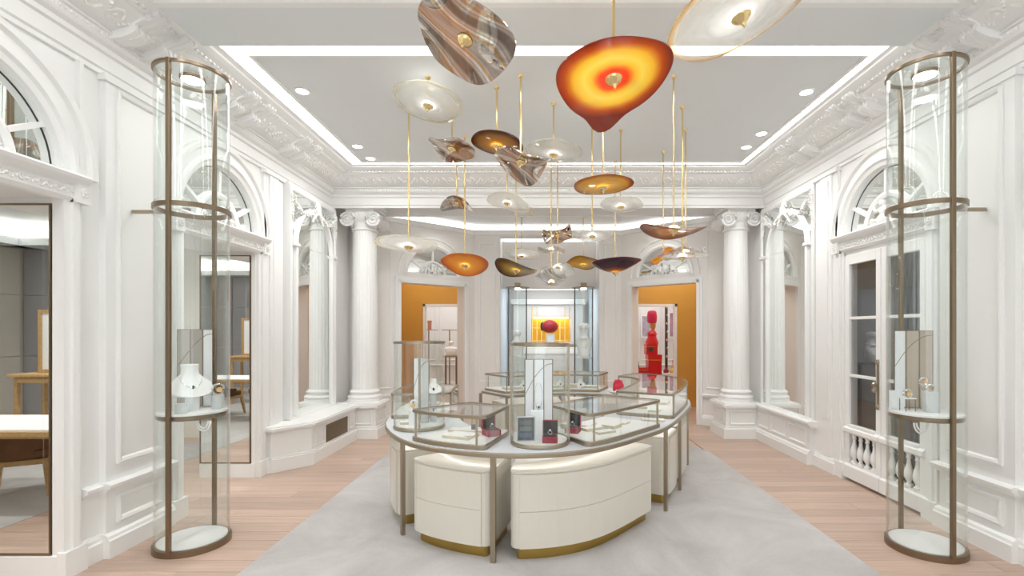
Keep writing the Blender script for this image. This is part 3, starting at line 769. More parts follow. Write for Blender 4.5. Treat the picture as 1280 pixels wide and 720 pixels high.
# left salon
lx0, lx1 = -9.0, XL-.62
ls = simple_room('salon_left', lx0, lx1, -2.2, 7.2, 3.35, TILE, skip='e')
m = M(); m.box(lx0, lx1, -2.2, -1.75, 3.03, 3.08); m.box(lx0, lx0+.4, -2.2, 7.2, 3.03, 3.08); m.box(lx0, lx1, -1.75, -1.70, 3.0, 3.12); m.box(lx0+.4, lx0+.44, -2.2, 7.2, 3.0, 3.12)
struct(m.build('trim_20', CEILM))
m = M(); m.box(lx0+.1, lx1, -2.15, -1.80, 3.085, 3.095); m.box(lx0+.05, lx0+.35, -2.1, 7.1, 3.085, 3.095)
struct(m.build('trim_21', ROOMM))
for j, (a, b) in enumerate(((-8.98,-8.1),(-8.08,-7.2),(-7.18,-6.3),(-4.98,-4.2))):
    for k, (c, d) in enumerate(((.1,1.15),(1.16,2.2),(2.21,3.0))):
        m = M(); m.box(a, b, -2.19, -2.165, c, d); m.build('wall_panel', GREYP if j < 3 else TILE, ls, bevel=.004)
for j in range(11):
    for c, d in ((.1,1.15),(1.16,2.2),(2.21,3.0)):
        m = M(); a = -2.1+j*.84; m.box(lx0+.01, lx0+.035, a, a+.825, c, d); m.build('wall_panel', TILE, ls, bevel=.004)
m = M(); m.box(-5.9, -5.3, -2.16, -2.12, .0, 3.0); struct(m.build('door_2', DARK))
def salon_console(x, y, lab, lab2):
    t = thing('console_table', lab, 'table', (x,y,0))
    for sx in (-1,1):
        for sy in (-1,1):
            m = M(); m.box(x+sx*.42-.022, x+sx*.42+.022, y+sy*.17-.022, y+sy*.17+.022, 0, .98); m.build('leg', HONEY, t)
    m = M(); m.box(x-.44, x+.44, y-.19, y+.19, .93, 1.01); m.build('apron', HONEY, t)
    m = M(); m.box(x-.50, x+.50, y-.23, y+.23, 1.01, 1.045); m.build('tabletop', HONEY, t, bevel=.005)
    t2 = thing('table_mirror', lab2, 'mirror', (x,y,1.045))
    F = Frame((x,y+.02),(1,0),(0,1))
    m = M(); m.rectring(F, -.30, .30, 1.047, 1.87, [(0,-.015),(0,.015),(.045,.015),(.045,-.015)]); m.build('frame', HONEY, t2)
    for i, a in enumerate((-.25, -.083, .085)):
        m = M(); m.fbox(F, a, a+.163, 1.09, 1.825, -.005, .005); m.build('panel', DISPW, t2)
salon_console(-6.25, -.1, 'honey oak console table reflected in both left jamb mirrors', 'three-panelled screen in an oak frame on the farther salon console')
def salon_table(x, y):
    t = thing('consultation_table', 'honey oak table with pale inset top beyond the left openings', 'table', (x,y,.012))
    m = M(); m.box(x-1.06, x+1.06, y-.42, y+.42, .70, .745); m.build('tabletop', HONEY, t, bevel=.006)
    m = M(); m.box(x-1.0, x+1.0, y-.37, y+.37, .745, .752); m.build('inset_top', DISPW, t)
    m = M(); m.box(x-.98, x+.98, y-.36, y+.36, .672, .70); m.build('apron', HONEY, t)
    for sx in (-1,1):
        for sy in (-1,1):
            m = M(); m.loops([[(x+sx*a+dx*.03, y+sy*b+dy*.03, z) for dx,dy in ((-1,-1),(1,-1),(1,1),(-1,1))] for a,b,z in ((1.03,.37,0),(1.01,.35,.68))], True, capends=True); m.build('leg', HONEY, t)
salon_table(-5.15, 1.75)
def salon_chair(x, y, rot, lab):
    t = thing('upholstered_armchair', lab, 'chair', (x,y,0), 'suede armchairs round the salon table')
    R = Matrix.Rotation(rot, 3, 'Z'); P = lambda a, b, z: R @ Vector((a,b,0)) + Vector((x,y,z))
    m = M()    # curved tub back: half shell
    L = []
    for j in range(17):
        a = PI*(-.12)+PI*1.24*j/16; h = .50+.13*max(0,math.sin(a))**1.2
        c, s_ = math.cos(a), math.sin(a)
        L.append([P(.24*c, .22*s_, .36), P(.29*c, .27*s_, .36), P(.315*c, .30*s_, h), P(.27*c, .25*s_, h+.005)])
    m.loops(L, True, capends=True); m.build('backrest', LEATHB, t, smooth=True, bevel=.012)
    m = M(); m.prism([tuple(P(a,b,0)[:2]) for a, b in rrect(-.25,.25,-.27,.24,.06)], .36, .45); m.build('seat', LEATHB, t, bevel=.02)
    m = M(); m.prism([tuple(P(a,b,0)[:2]) for a, b in rrect(-.27,.27,-.28,.26,.04)], .31, .36); m.build('seat_frame', HONEY, t, bevel=.006)
    for sx in (-1,1):
        for sy in (-1,1):
            m = M(); m.loops([[P(sx*a+dx*w_, sy*b+dy*w_, z) for dx,dy in ((-1,-1),(1,-1),(1,1),(-1,1))] for a,b,z,w_ in ((.28,.29,0,.014),(.245,.245,.33,.024))], True, capends=True); m.build('leg', HONEY, t)
salon_chair(-6.05, 1.40, .3, 'brown suede armchair behind the far half of the salon table')
salon_chair(-5.12, 1.45, -.5, 'brown suede armchair with oak legs reflected at the left edge')
# items seen straight through the second opening
t = thing('tan_cabinet', 'low tan cabinet on thin legs behind the left tall vitrine', 'cabinet', (-6.3,6.1,0))
m = M(); m.box(-6.8,-5.7,5.85,6.3,.22,1.0); m.build('body', TILE, t, bevel=.01)
for sx in (-6.75,-5.78):
    for sy in (5.89,6.24): m = M(); m.box(sx,sx+.04,sy,sy+.04,0,.22); m.build('leg', BRONZE, t)
m = M(); m.box(-6.83,-5.67,5.82,6.33,1.0,1.03); m.build('top', BRONZE, t)
ch = thing('globe_chandelier', 'brass chandelier with small glass globes in the left salon', 'lamp', (-6.2,5.6,2.7))
m = M(); m.tube([(-6.2,5.6,3.35),(-6.2,5.6,2.6)], .012, 8); rnd = random.Random(3)
ends = []
for j in range(12):
    a = j/12*2*PI*2.6; rr = .22+.10*rnd.random(); z = 2.45+.35*rnd.random(); e_ = (-6.2+rr*math.cos(a), 5.6+rr*math.sin(a), z); ends.append(e_)
    m.tube([(-6.2,5.6,2.62+.1*(j%2)), e_], .006, 6)
m.build('frame', BRASS, ch, smooth=True)
for e_ in ends: m = M(); m.ell(e_, .05, .05, .05, 12, 8); m.build('glass_globe', emit('globe_glow', (1,.9,.7), 1.5) if not bpy.data.materials.get('globe_glow') else bpy.data.materials['globe_glow'], ch, smooth=True)
# right salon beyond the glass doors
rs = simple_room('salon_right', XR+.30, 7.2, 1.2, 7.2, 3.2, TAUPE, skip='w')
for j in range(7):
    a = 1.4+j*.82; m = M(); m.box(7.165, 7.19, a, a+.78, .12, 1.3); m.build('wall_panel', TAUPE, rs, bevel=.006)
    m = M(); m.box(7.165, 7.19, a, a+.78, 1.34, 3.0); m.build('wall_panel', TAUPE, rs, bevel=.006)
for j in range(4):
    a = 3.8+j*.84; m = M(); m.box(a, a+.8, 7.165, 7.19, .12, 3.0); m.build('wall_panel', TAUPE, rs, bevel=.006)
m = M(); m.box(4.6, 6.4, 2.2, 6.2, 3.18, 3.195); struct(m.build('trim_22', emit('salon_fill', (1,.93,.84), 1.1)))  # unseen glowing panel added to light the right salon
m = M()
for j in range(24): a = 5.2+j*.042; m.tube([(4.4-.012*math.sin(j*1.3), a-.0, 0.05), (4.4, a, 3.1)], .018, 5)
cu = m.build('bead_curtain', SILVC, None, smooth=True); tag(cu, 'silvery grey bead curtain hanging behind the right-hand glass door leaf', 'curtain', kind='stuff')
# back rooms behind the orange walls
YO = 10.1
for side, xa, xb, o0, o1 in (('left', -3.6, -.97, px(529,YO), px(585,YO)+.25), ('right', 1.34, 4.2, px(791,YO)-.2, px(846,YO))):
    m = M(); m.box(xa, o0, YO, YO+.12, 0, 3.4); m.box(o1, xb, YO, YO+.12, 0, 3.4); m.box(o0, o1, YO, YO+.12, 2.15, 3.4)
    m.box(xa-.1 if side == 'left' else xb, xa if side == 'left' else xb+.1, 8.0 if side=='left' else 7.9, YO+.1, 0, 3.4)
    wl = struct(m.build('wall_orange_%s' % side, ORANGE))
    m = M(); m.box(xa-.1, xb+.1, YO+.12, 14.2, 3.0, 3.1); struct(m.build('ceiling_back_%s' % side, CEILM))
    m = M(); xx = -.957 if side == 'left' else 1.322; m.box(xx, xx+.006, 9.46, YO, 0, 3.4); m.build('side_panel', ORANGE, wl)
    m = M(); m.prism([(-.95,9.45),(-.95,YO),(-3.7,YO),(-3.7,7.97),(-3.2,7.97),(-1.40,9.45)] if side == 'left' else [(1.32,9.45),(1.70,9.45),(3.5,7.97),(4.3,7.97),(4.3,YO),(1.32,YO)], 3.4, 3.5)
    struct(m.build('ceiling_lobby_%s' % side, CEILM))
    m = M(); F = Frame((0,YO),(1,0),(0,-1)); m.fbox(F, o0-.0, o0+.045, 0, 2.15, -.12, .02); m.fbox(F, o1-.045, o1, 0, 2.15, -.12, .02); m.fbox(F, o0, o1, 2.10, 2.15, -.12, .02)
    m.build('door_casing', WHITE, wl)
    m = M(); m.box(xa-.1, xb+.1, 13.6, 13.7, 0, 3.0); m.box(xa-.1, xa, YO+.12, 13.6, 0, 3.0); m.box(xb, xb+.1, YO+.12, 13.6, 0, 3.0)
    bw = struct(m.build('wall_far_%s' % side, WHITE))
    F2 = Frame((0,13.6),(1,0),(0,-1)); m = M()
    for k in range(4):
        a = xa+.1+k*.68; m.rectring(F2, a, a+.58, .75, 2.7, PAN)
    m.mould(F2, BASE, xa, xb); m.mould(F2, [(a, z+.12) for a, z in DADO], xa, xb); m.build('panel_moulding', WHITE, bw)
    m = M(); m.box(xa+.4, xb-.4, 10.6, 13.2, 2.98, 2.99); struct(m.build('trim_%d' % (23 if side == 'left' else 24), emit('far_room_fill_'+side, (1,.98,.96), 2.6)))  # unseen glowing panel added to light the far room
    m = M(); m.box(xa+.9, xb-.9, 8.9, 9.8, 3.385, 3.395); struct(m.build('trim_%d' % (25 if side == 'left' else 26), emit('lobby_fill_'+side, (1,.96,.88), 6.5)))  # unseen glowing panel added to light the orange lobby
# wall behind the camera, its unseen window added to let in fill daylight
m = M(); m.box(XL-.7, -2.4, REAR-.12, REAR, 0, 3.98); m.box(2.6, XR+.5, REAR-.12, REAR, 0, 3.98); m.box(-2.4, 2.6, REAR-.12, REAR, 3.5, 3.98); m.box(-2.4, 2.6, REAR-.12, REAR, 0, .1)
struct(m.build('wall_front', WHITE))
m = M(); m.box(-2.4, 2.6, REAR-.07, REAR-.06, .1, 3.5); wn = struct(m.build('window_5', GLASS))
for x in (-2.4, -.78, .9, 2.55): m = M(); m.box(x, x+.05, REAR-.10, REAR-.03, .1, 3.5); m.build('window_bar', BRONZE, wn)

# ---- glazed double doors with balusters on the right
def leaf(n, u0, u1, handle):
    m = M(); F = FR; st = .065; d0, d1 = -.03, .02
    m.fbox(F, u0, u0+st, .03, 2.40, d0, d1); m.fbox(F, u1-st, u1, .03, 2.40, d0, d1)
    m.fbox(F, u0+st, u1-st, 2.30, 2.40, d0, d1); m.fbox(F, u0+st, u1-st, .53, .60, d0, d1+.015); m.fbox(F, u0+st, u1-st, .03, .19, d0, d1)
    m.mould(F, [(d1,.03),(d1+.02,.03),(d1+.02,.16),(d1,.18)], u0, u1); m.mould(F, [(d1,.50),(d1+.03,.52),(d1+.03,.56),(d1,.58)], u0, u1)
    d = struct(m.build('door_%d' % n, WHITE, bevel=.003))
    for z0, z1 in ((.60,1.105),(1.135,1.715),(1.745,2.30)):
        g = M(); g.fbox(F, u0+st, u1-st, z0, z1, -.008, -.002); g.build('pane', GLASSD, d)
        if z0 > .7: b = M(); b.fbox(F, u0+st, u1-st, z0-.03, z0, -.025, .014); b.build('muntin', WHITE, d, bevel=.003)
    g = M(); g.fbox(F, u0+st, u1-st, .19, .53, -.06, -.05); g.build('dark_backing', DARK, d)
    nb = 4; wdt = (u1-u0-2*st)/nb
    for k in range(nb):
        c = F.p(u0+st+(k+.5)*wdt, 0, -.005); b = M()
        b.lathe((c.x,c.y,0), [(.001,.19),(.034,.19),(.034,.215),(.022,.22),(.017,.24),(.035,.275),(.040,.305),(.034,.345),(.019,.40),(.015,.445),(.024,.455),(.018,.465),(.020,.49),(.034,.505),(.034,.53),(.001,.53)], 16); b.build('baluster', WHITE, d, smooth=True)
    return d
leafw = .545
dl = leaf(6, B2R-leafw, B2R-.004, False); d2 = leaf(7, B2R+.004, B2R+leafw, True)
h = M(); hx = B2R+.03
h.fbox(FR, hx-.012, hx+.022, .86, 1.28, .02, .026); c = FR.p(hx+.005, 1.07, .06)
h.lathe((c.x,c.y,1.02), [(.004,-.03),(.02,-.015),(.022,.0),(.012,.02),(.02,.04),(.022,.06),(.004,.08)], 12); h.tube([FR.p(hx+.005,1.05,.02), FR.p(hx+.005,1.05,.06)], .008, 8)
h.ell(FR.p(hx+.005, 1.29, .024), .02,.02,.03, 8, 6); h.ell(FR.p(hx+.005,.85,.024), .02,.02,.03, 8, 6)
h.build('brass_handle', BRONZEL, d2, smooth=True)
m = M(); m.fbox(FR, B2R-.56, B2R-.545, 0, 2.44, -.1, .015); m.fbox(FR, B2R+.545, B2R+.56, 0, 2.44, -.1, .015); m.fbox(FR, B2R-.56, B2R+.56, 2.40, 2.45, -.1, .015)
struct(m.build('trim_14', WHITE))

cm = M(); cm.prism(rrect(-8.7,-4.35,-1.6,6.8,.05), .0005, .003); tag(cm.build('carpet', CARPET), 'grey carpet on the salon floor, seen only in the left jamb mirrors', 'carpet')
# ============================================================ tall glass vitrines
def tall_vitrine(cx, cy, wallx, where, sgn):
    t = thing('tall_glass_vitrine', 'full-height round glass vitrine with bronze posts '+where, 'display case', (cx,cy,0), 'tall round vitrines at the side walls')
    r = .235
    m = M(); m.lathe((cx,cy,0), [(.001,0),(r+.012,0),(r+.012,.045),(r-.012,.045),(r-.012,.03),(.001,.03)], 56); m.build('base_ring', BRONZE, t, smooth=True)
    m = M(); m.lathe((cx,cy,0), [(.001,.03),(r-.014,.03),(r-.014,.052),(.001,.052)], 56); m.build('base_plate', BASEW, t, smooth=True)
    for s_ in (-1, 1):
        m = M(); y = cy+s_*(r+.004)
        m.box(cx-.014, cx+.014, y-.013, y+.013, .03, 3.51); m.build('post', BRONZE, t, bevel=.003)
    for a, b, nm in ((.05,2.475,'lower_glass'),(2.53,3.48,'upper_glass')):
        m = M()
        m.loops([[(cx+q*math.cos(2*PI*i/72), cy+q*math.sin(2*PI*i/72), z) for i in range(72)] for q, z in ((r,a),(r,b),(r-.007,b),(r-.007,a),(r,a))])
        m.build(nm, GLASS, t, smooth=True)
    for z, nm in ((2.480,'middle_ring'),(3.49,'top_ring')):
        m = M(); m.ringp(circ(cx,cy,r+.010,64), circ(cx,cy,r-.014,64), z, z+(.032 if z < 3 else .018)); m.build(nm, BRONZE, t, smooth=True)
    m = M(); m.lathe((cx,cy,3.494), [(.001,0),(r-.014,0),(r-.014,.008),(.001,.008)], 56); m.build('glass_lid', GLASS, t, smooth=True)
    m = M(); x0, x1 = sorted((cx+(-1 if wallx<0 else 1)*(r+.0), wallx)); m.box(x0, x1, cy-.014, cy+.014, 2.475, 2.50); m.build('wall_bracket', BRONZEL, t, bevel=.003)
    m = M(); m.lathe((cx,cy,3.47), [(.001,0),(.08,0),(.085,.006),(.085,.022),(.001,.022)], 28); sp = m.build('spotlight', BRONZE, t, smooth=True)
    m = M(); m.lathe((cx,cy,3.467), [(.001,0),(.072,0),(.072,.002),(.001,.002)], 28); m.build('lens', SPOTM, sp)
    # half-way shelf
    m = M(); m.lathe((cx,cy,0), [(.001,.955),(r-.02,.955),(r-.01,.965),(r-.01,.99),(.001,.99)], 56); sh = m.build('shelf', BRONZE, t, smooth=True)
    m = M(); m.lathe((cx,cy,0), [(.001,.99),(r-.012,.99),(r-.012,1.004),(r-.02,1.008),(.001,1.008)], 56); m.build('shelf_top', BASEW, sh, smooth=True)
    # loops of the white display cord hanging under the shelf
    return t
tall_vitrine(-2.60, 3.62, -3.05, 'by the left wall pier', -1)
tall_vitrine(2.83, 3.55, 3.27, 'by the right wall beside the glass doors', 1)

def folding_screen(x, y, z, h, w, rot, label, n=3, cols=None, fold=.35, arch=True, cat='display panel'):
    """standing folding screen of n panels with thin bronze frames"""
    t = thing('folding_screen', label, cat, (x,y,z))
    R = Matrix.Rotation(rot, 3, 'Z')
    pos = Vector((-w*n/2, 0, 0)); ang = 0
    for k in range(n):
        a = fold if k == 0 else (-fold if k == n-1 else 0)
        if n == 2: a = fold if k == 0 else -fold
        d = Vector((math.cos(a), math.sin(a), 0))*w
        # fold the outer panels forwards (towards -y in local)
        p0 = pos; p1 = pos + Vector((math.cos(a)*w, math.sin(a)*w, 0)); pos = p1
        P0 = R@p0+Vector((x,y,0)); P1 = R@p1+Vector((x,y,0)); F = seg((P0.x,P0.y),(P1.x,P1.y), True)
        L = (P1-P0).length
        hh = h
        m = M(); m.rectring(F, .001, L-.001, z, z+hh, [(0,-.004),(0,.004),(.004,.004),(.004,-.004)]); m.build('panel_frame', BRONZE, t)
        m = M(); m.fbox(F, .005, L-.005, z+.004, z+hh-.004, -.003, .002); m.build('panel', (cols or [DISPW]*n)[k], t)
        if arch:
            m = M(); q0, q1 = k*w, (k+1)*w; pts = []
            for j in range(9):
                uu = .005+(L-.01)*j/8; q = (k*w+uu*w/L)/(n*w); zz = z+hh*(.52+.42*math.sin(min(1,q*1.05)*PI/2)); pts.append(F.p(uu, min(zz, z+hh-.006), .003))
            m.tube(pts, .0022, 4); m.build('arched_line', BRONZE, t)
    return t
PCH = pbr('pearl_grey_panel', (.60, .62, .62), .4); PTA = pbr('warm_taupe_panel', (.50, .42, .34), .4); PWH = pbr('bright_white_panel', (.88,.90,.93), .35)
PMB = pbr('grey_brown_panel', (.42, .38, .33), .35, coat=.5)

def necklace_bust(x, y, z, s, rot, label, group=None):
    t = thing('necklace_bust', label, 'display bust', (x,y,z), group)
    R = Matrix.Rotation(rot, 3, 'Z')
    m = M(); n = 24; L = []
    # collar-like bust: sloping, wide at the bottom, sliced neck
    for j, (zz, rx, ry, oy, tilt) in enumerate(((0,.50,.22,-.10,.0),(.04,.56,.26,-.12,-.10),(.25,.60,.30,-.10,-.25),(.45,.52,.28,-.02,-.22),(.60,.34,.24,.05,-.12),(.70,.25,.21,.08,-.05),(.85,.235,.20,.09,0),(.98,.25,.21,.09,0),(1.0,.23,.19,.09,0))):
        L.append([R@Vector((rx*s*math.cos(2*PI*i/n), (oy+ry*math.sin(2*PI*i/n))*s, (zz+tilt*max(0,-math.sin(2*PI*i/n))*1.0+ (0.26 if tilt and zz<.3 else 0)*0)*s if zz>.2 else zz*s))+Vector((x,y,z)) for i in range(n)])
    m.loops(L, True, capends=True); m.build('bust', BASEW, t, smooth=True)
    m = M(); pts = []
    for j in range(21):
        a = PI+PI*j/20; pts.append(R@Vector((.30*s*math.cos(a), (.02+.34*math.sin(a))*s, (.62+.32*math.sin(a))*s))+Vector((x,y,z)))
    m.tube(pts, .0025, 5); nk = m.build('necklace', SILVER, t, smooth=True)
    m = M(); c = pts[10]; m.ell(c, .010, .006, .014, 8, 6); m.build('pendant', NAVY, nk, smooth=True)
    return t
def cyl(name, label, cat, x, y, z, r, h, mat, group=None, top=None):
    m = M(); m.lathe((x,y,z), [(.001,0),(r,0),(r,h),(r-.002,h+.001),(.001,h+.001)], 28); o = m.build(name, mat, smooth=True); tag(o, label, cat, group); return o
def watch(x, y, z, r, rot, label, cuff=False):
    t = thing('watch', label, 'watch', (x,y,z))
    F = Frame((x,y),(math.cos(rot),math.sin(rot)),(math.sin(rot),-math.cos(rot)))
    m = M(); m.tube([F.p(1.25*r*math.cos(a/20*2*PI), z+r*1.3+1.3*r*math.sin(a/20*2*PI), 0) for a in range(20)], r*.28, 6, closed=True); m.build('strap', SILVER if not cuff else BASEW, t, smooth=True)
    m = M(); ax = Matrix(((F.t.x, F.n.x*-1, 0),(F.t.y, F.n.y*-1, 0),(0,0,1)))
    c = F.p(0, z+r*1.3, r*.9)
    m.lathe(tuple(c), [(.001,-.2*r),(.62*r,-.2*r),(r*.66,0),(.62*r,.2*r),(.001,.2*r)], 20, Matrix.Rotation(rot,3,'Z')@Matrix.Rotation(PI/2,3,'X')); m.build('case', GOLD, t, smooth=True)
    return t
def block(name, label, cat, x, y, z, w, d, h, rot, mats=(None,), group=None, bev=.002):
    m = M(); R = Matrix.Rotation(rot, 3, 'Z')
    P = [R@Vector((a*w/2,b*d/2,0)) for a, b in ((-1,-1),(1,-1),(1,1),(-1,1))]
    m.prism([(x+p.x,y+p.y) for p in P], z, z+h*.999)
    if len(mats) > 1: m.m = [1,0,1,1,1,1]
    o = m.build(name, list(mats) if len(mats)>1 else mats[0], bevel=bev); tag(o, label, cat, group); return o
def ringbox(x, y, z, w, rot, label, group=None, big=1):
    """open red ring box with black lining and a ring"""
    t = thing('ring_box', label, 'jewellery box', (x,y,z), group)
    F = Frame((x,y),(math.cos(rot),math.sin(rot)),(math.sin(rot),-math.cos(rot))); h = w*.42
    m = M(); m.fbox(F, -w/2, w/2, z, z+h, -w/2, w/2); m.build('base', REDL, t, bevel=.004)
    m = M(); m.fbox(F, -w*.43, w*.43, z+h, z+h+.006, -w*.42, w*.42); m.build('cushion', NAVY, t, bevel=.003)
    m = M(); G = Frame((F.p(0,0,-w*.42).x, F.p(0,0,-w*.42).y), tuple(F.t)[:2], tuple(F.n)[:2])
    H = w*.92*big
    for (a,b,c,d,e,f) in ((-w/2,w/2,0,H,-.10*w-.012,-.10*w),(-w/2,-w*.46,0,H,-.10*w,.06*w),(w*.46,w/2,0,H,-.10*w,.06*w),(-w/2,w/2,H-.04*w,H,-.10*w,.06*w)): m.fbox(G, a, b, z+h+c, z+h+d, e, f)
    m.build('lid', REDL, t)
    m = M(); m.fbox(G, -w*.455, w*.455, z+h+.002, z+h+H-.05*w, -.10*w, -.02*w); m.build('lid_lining', NAVY, t)
    m = M(); m.tube([F.p(w*.13*math.cos(a/20*2*PI), z+h+.006+w*.14+w*.13*math.sin(a/20*2*PI), w*.1) for a in range(20)], w*.025, 6, closed=True); rg = m.build('ring', SILVER, t, smooth=True)
    m = M(); m.ell(F.p(0, z+h+.006+w*.31, w*.1), w*.07, w*.07, w*.06, 10, 6); m.build('stone', BASEW, rg)
    return t

# ---- on the left vitrine shelf
ZS = 1.009
folding_screen(-2.66, 3.735, ZS, .60, .085, .25, 'three grey-brown and white upright panels at the back of the left vitrine shelf', cols=[PMB, PMB, PWH], arch=True)
necklace_bust(-2.59, 3.58, ZS+.105, .235, .85, 'white necklace bust with a fine silver chain on the left vitrine shelf')
cyl('round_riser', 'white round riser carrying the necklace bust in the left vitrine', 'display stand', -2.59, 3.60, ZS, .045, .103, DISPW)
cyl('round_riser', 'short ivory cylinder on the front of the left vitrine shelf', 'display stand', -2.555, 3.445, ZS, .040, .068, PCH)
cyl('round_riser', 'silvery cylinder below the bracelets on the left vitrine shelf', 'display stand', -2.44, 3.66, ZS, .042, .105, PCH)
watch(-2.44, 3.66, ZS+.106, .03, .9, 'silver bracelet watch on the silvery cylinder in the left vitrine')
def hanging_loops(x, y, z, lab):
    t = thing('bracelet_loop', lab, 'bracelet', (x,y,z))
    for k, r in enumerate((.035,.05)):
        m = M(); m.tube([(x+r*math.cos(a), y+.004*k, z-.01-r*1.5*max(0,math.sin(a))) for a in [PI*j/14 for j in range(15)]], .006, 6); m.build('strand', BASEW, t, smooth=True)
hanging_loops(-2.44, 3.50, .955, 'pale looped strands hanging below the left vitrine shelf')
hanging_loops(2.70, 3.42, .955, 'pale looped strands hanging below the right vitrine shelf')
# ---- on the right vitrine shelf
folding_screen(2.83, 3.655, ZS, .59, .083, -.5, 'three white and taupe upright panels at the back of the right vitrine shelf', cols=[PWH, PTA, PTA])
block('white_block', 'square ivory riser carrying two rings on the right vitrine shelf', 'display stand', 2.83, 3.50, ZS, .085, .07, .15, -.2, (PCH,))
watch(2.815, 3.485, ZS+.151, .019, -.3, 'gold ring on the front of the square ivory riser')
watch(2.80, 3.53, ZS+.19, .021, -.1, 'gold ring raised behind on the square ivory riser')
t = thing('wire_cube_stand', 'open bronze wire stand with white top on the right vitrine shelf', 'display stand', (2.70,3.55,ZS))
m = M()
for a in (2.665, 2.735):
    for b in (3.52, 3.58): m.box(a-.002, a+.002, b-.002, b+.002, ZS, ZS+.09)
m.build('wire_frame', BRONZE, t)
m = M(); m.box(2.66,2.74,3.515,3.585,ZS+.09,ZS+.097); m.build('top', DISPW, t)
watch(2.70, 3.55, ZS+.098, .022, -.2, 'round watch standing on the open wire stand')
block('white_card', 'square white card leaning behind the wire stand on the right shelf', 'card', 2.685, 3.64, ZS, .10, .006, .14, -.2, (PWH,))

# ============================================================ the curved counter
OUT = [(-.17,3.25),(.38,3.40),(.85,3.86),(1.16,4.27),(1.52,5.0),(1.72,5.5),(1.80,6.0),(1.62,6.55),(1.10,6.95),(.4,7.12),(-.3,7.0),(-.88,6.67),(-1.27,6.15),(-1.46,5.5),(-1.48,4.85),(-1.36,4.24),(-1.07,3.70),(-.72,3.41)]
def catmull(P, n=40):
    r = []; k = len(P)
    for i in range(k):
        p0, p1, p2, p3 = (Vector(P[(i+j-1)%k]) for j in range(4))
        for j in range(n):
            t = j/n; r.append(.5*((2*p1)+(-p0+p2)*t+(2*p0-5*p1+4*p2-p3)*t*t+(-p0+3*p1-3*p2+p3)*t**3))
    return r
CR = catmull(OUT); CUM = [0]
for i in range(len(CR)): CUM.append(CUM[-1]+(CR[(i+1)%len(CR)]-CR[i]).length)
TOT = CUM[-1]
import bisect
def cpos(s):
    s %= TOT; i = min(bisect.bisect_right(CUM, s)-1, len(CR)-1); f = (s-CUM[i])/(CUM[i+1]-CUM[i]); return CR[i].lerp(CR[(i+1)%len(CR)], f)
def cnor(s):
    a, b = cpos(s-.06), cpos(s+.06); t = (b-a).normalized(); return Vector((-t.y, t.x))      # points inwards (curve is counter-clockwise)
def cp(s, d): p = cpos(s)+cnor(s)*d; return (p.x, p.y)
def S(x, y):
    i = min(range(len(CR)), key=lambda i: (CR[i].x-x)**2+(CR[i].y-y)**2); return CUM[i]
def bandpoly(s0, s1, d0, d1, r=.04, step=.05, rin=None):
    """outline in (s,d) with rounded corners, mapped onto the curve"""
    if s1 < s0: s1 += TOT
    rin = r if rin is None else rin
    pts = []
    def arc(cx, cy, rr, a0):
        for i in range(6):
            a = a0+PI/2*i/5; pts.append((cx+rr*math.cos(a), cy+rr*math.sin(a)))
    arc(s0+r, d0+r, r, PI); 
    n = max(1, int((s1-s0-2*r)/step)); pts += [(s0+r+(s1-s0-2*r)*i/n, d0) for i in range(1, n)]
    arc(s1-r, d0+r, r, 1.5*PI)
    pts += [(s1, d0+r+(d1-rin-d0-r)*i/3) for i in (1,2)]
    arc(s1-rin, d1-rin, rin, 0)
    pts += [(s1-rin-(s1-s0-2*rin)*i/n, d1) for i in range(1, n)]
    arc(s0+rin, d1-rin, rin, PI/2)
    pts += [(s0, d1-rin-(d1-rin-d0-r)*i/3) for i in (1,2)]
    return [cp(s, d) for s, d in pts]
def bandring(m, s0, s1, d0, d1, w, z0, z1, r=.05):
    m.ringp(bandpoly(s0, s1, d0, d1, r), bandpoly(s0+w, s1-w if s1 > s0 else s1+TOT-w, d0+w, d1-w, max(.005, r-w)), z0, z1)
G0, G1 = S(-.88,6.67)-.04, S(-1.46,5.42)     # the gap lies between G0 and G1
ZT = .772
ctr_t = thing('curved_counter', 'large ring-shaped display counter with pale top and bronze edge', 'counter', (.1,5.1,0))
m = M(); m.prism(bandpoly(G1, G0, 0, .68, .10), ZT-.038, ZT-.004); m.build('edge_band', BRONZEL, ctr_t, bevel=.008)
m = M(); m.prism(bandpoly(G1+.012, G0-.012+TOT*0, .012, .668, .09), ZT-.006, ZT); m.build('counter_top', CTOP, ctr_t)
m = M(); m.prism(bandpoly(G1+.07, G0-.07, .09, .55, .05), ZT-.052, ZT-.038); m.build('underside', DISPW, ctr_t)
m = M(); m.prism(bandpoly(G1+.12, G0-.12, .16, .19, .01), ZT-.056, ZT-.0525); m.prism(bandpoly(G1+.12, G0-.12, .42, .45, .01), ZT-.056, ZT-.0525); m.build('led_strip', LEDM, ctr_t)
for x, y in ((-.33,3.28),(-1.085,3.746),(1.13,4.23),(1.42,4.80),(1.74,5.7),(1.35,6.8),(.3,7.08),(-.80,6.66),(-1.45,5.45),(-1.46,4.65)):
    s = S(x, y); m = M(); c = Vector(cp(s, .035)); t_ = cnor(s); u_ = Vector((-t_.y, t_.x))
    m.loops([[(c+u_*a*.019+t_*b*.015).to_3d()+Vector((0,0,z)) for a, b in ((-1,-1),(1,-1),(1,1),(-1,1))] for z in (.014, ZT-.038)], True, capends=True); m.build('leg', BRONZEL, ctr_t, bevel=.003)
for s in (G1+.05, G0-.05):
    m = M(); c = Vector(cp(s, .62)); m.box(c.x-.017, c.x+.017, c.y-.017, c.y+.017, .014, ZT-.038); m.build('leg', BRONZEL, ctr_t, bevel=.003)
sC0, sC1 = S(-.215,3.25)+.0, S(1.0,4.05)
sB0, sB1 = S(-1.02,3.65), S(-.36,3.28)+.01
sA0, sA1 = S(-1.46,4.56), S(-1.17,3.85)
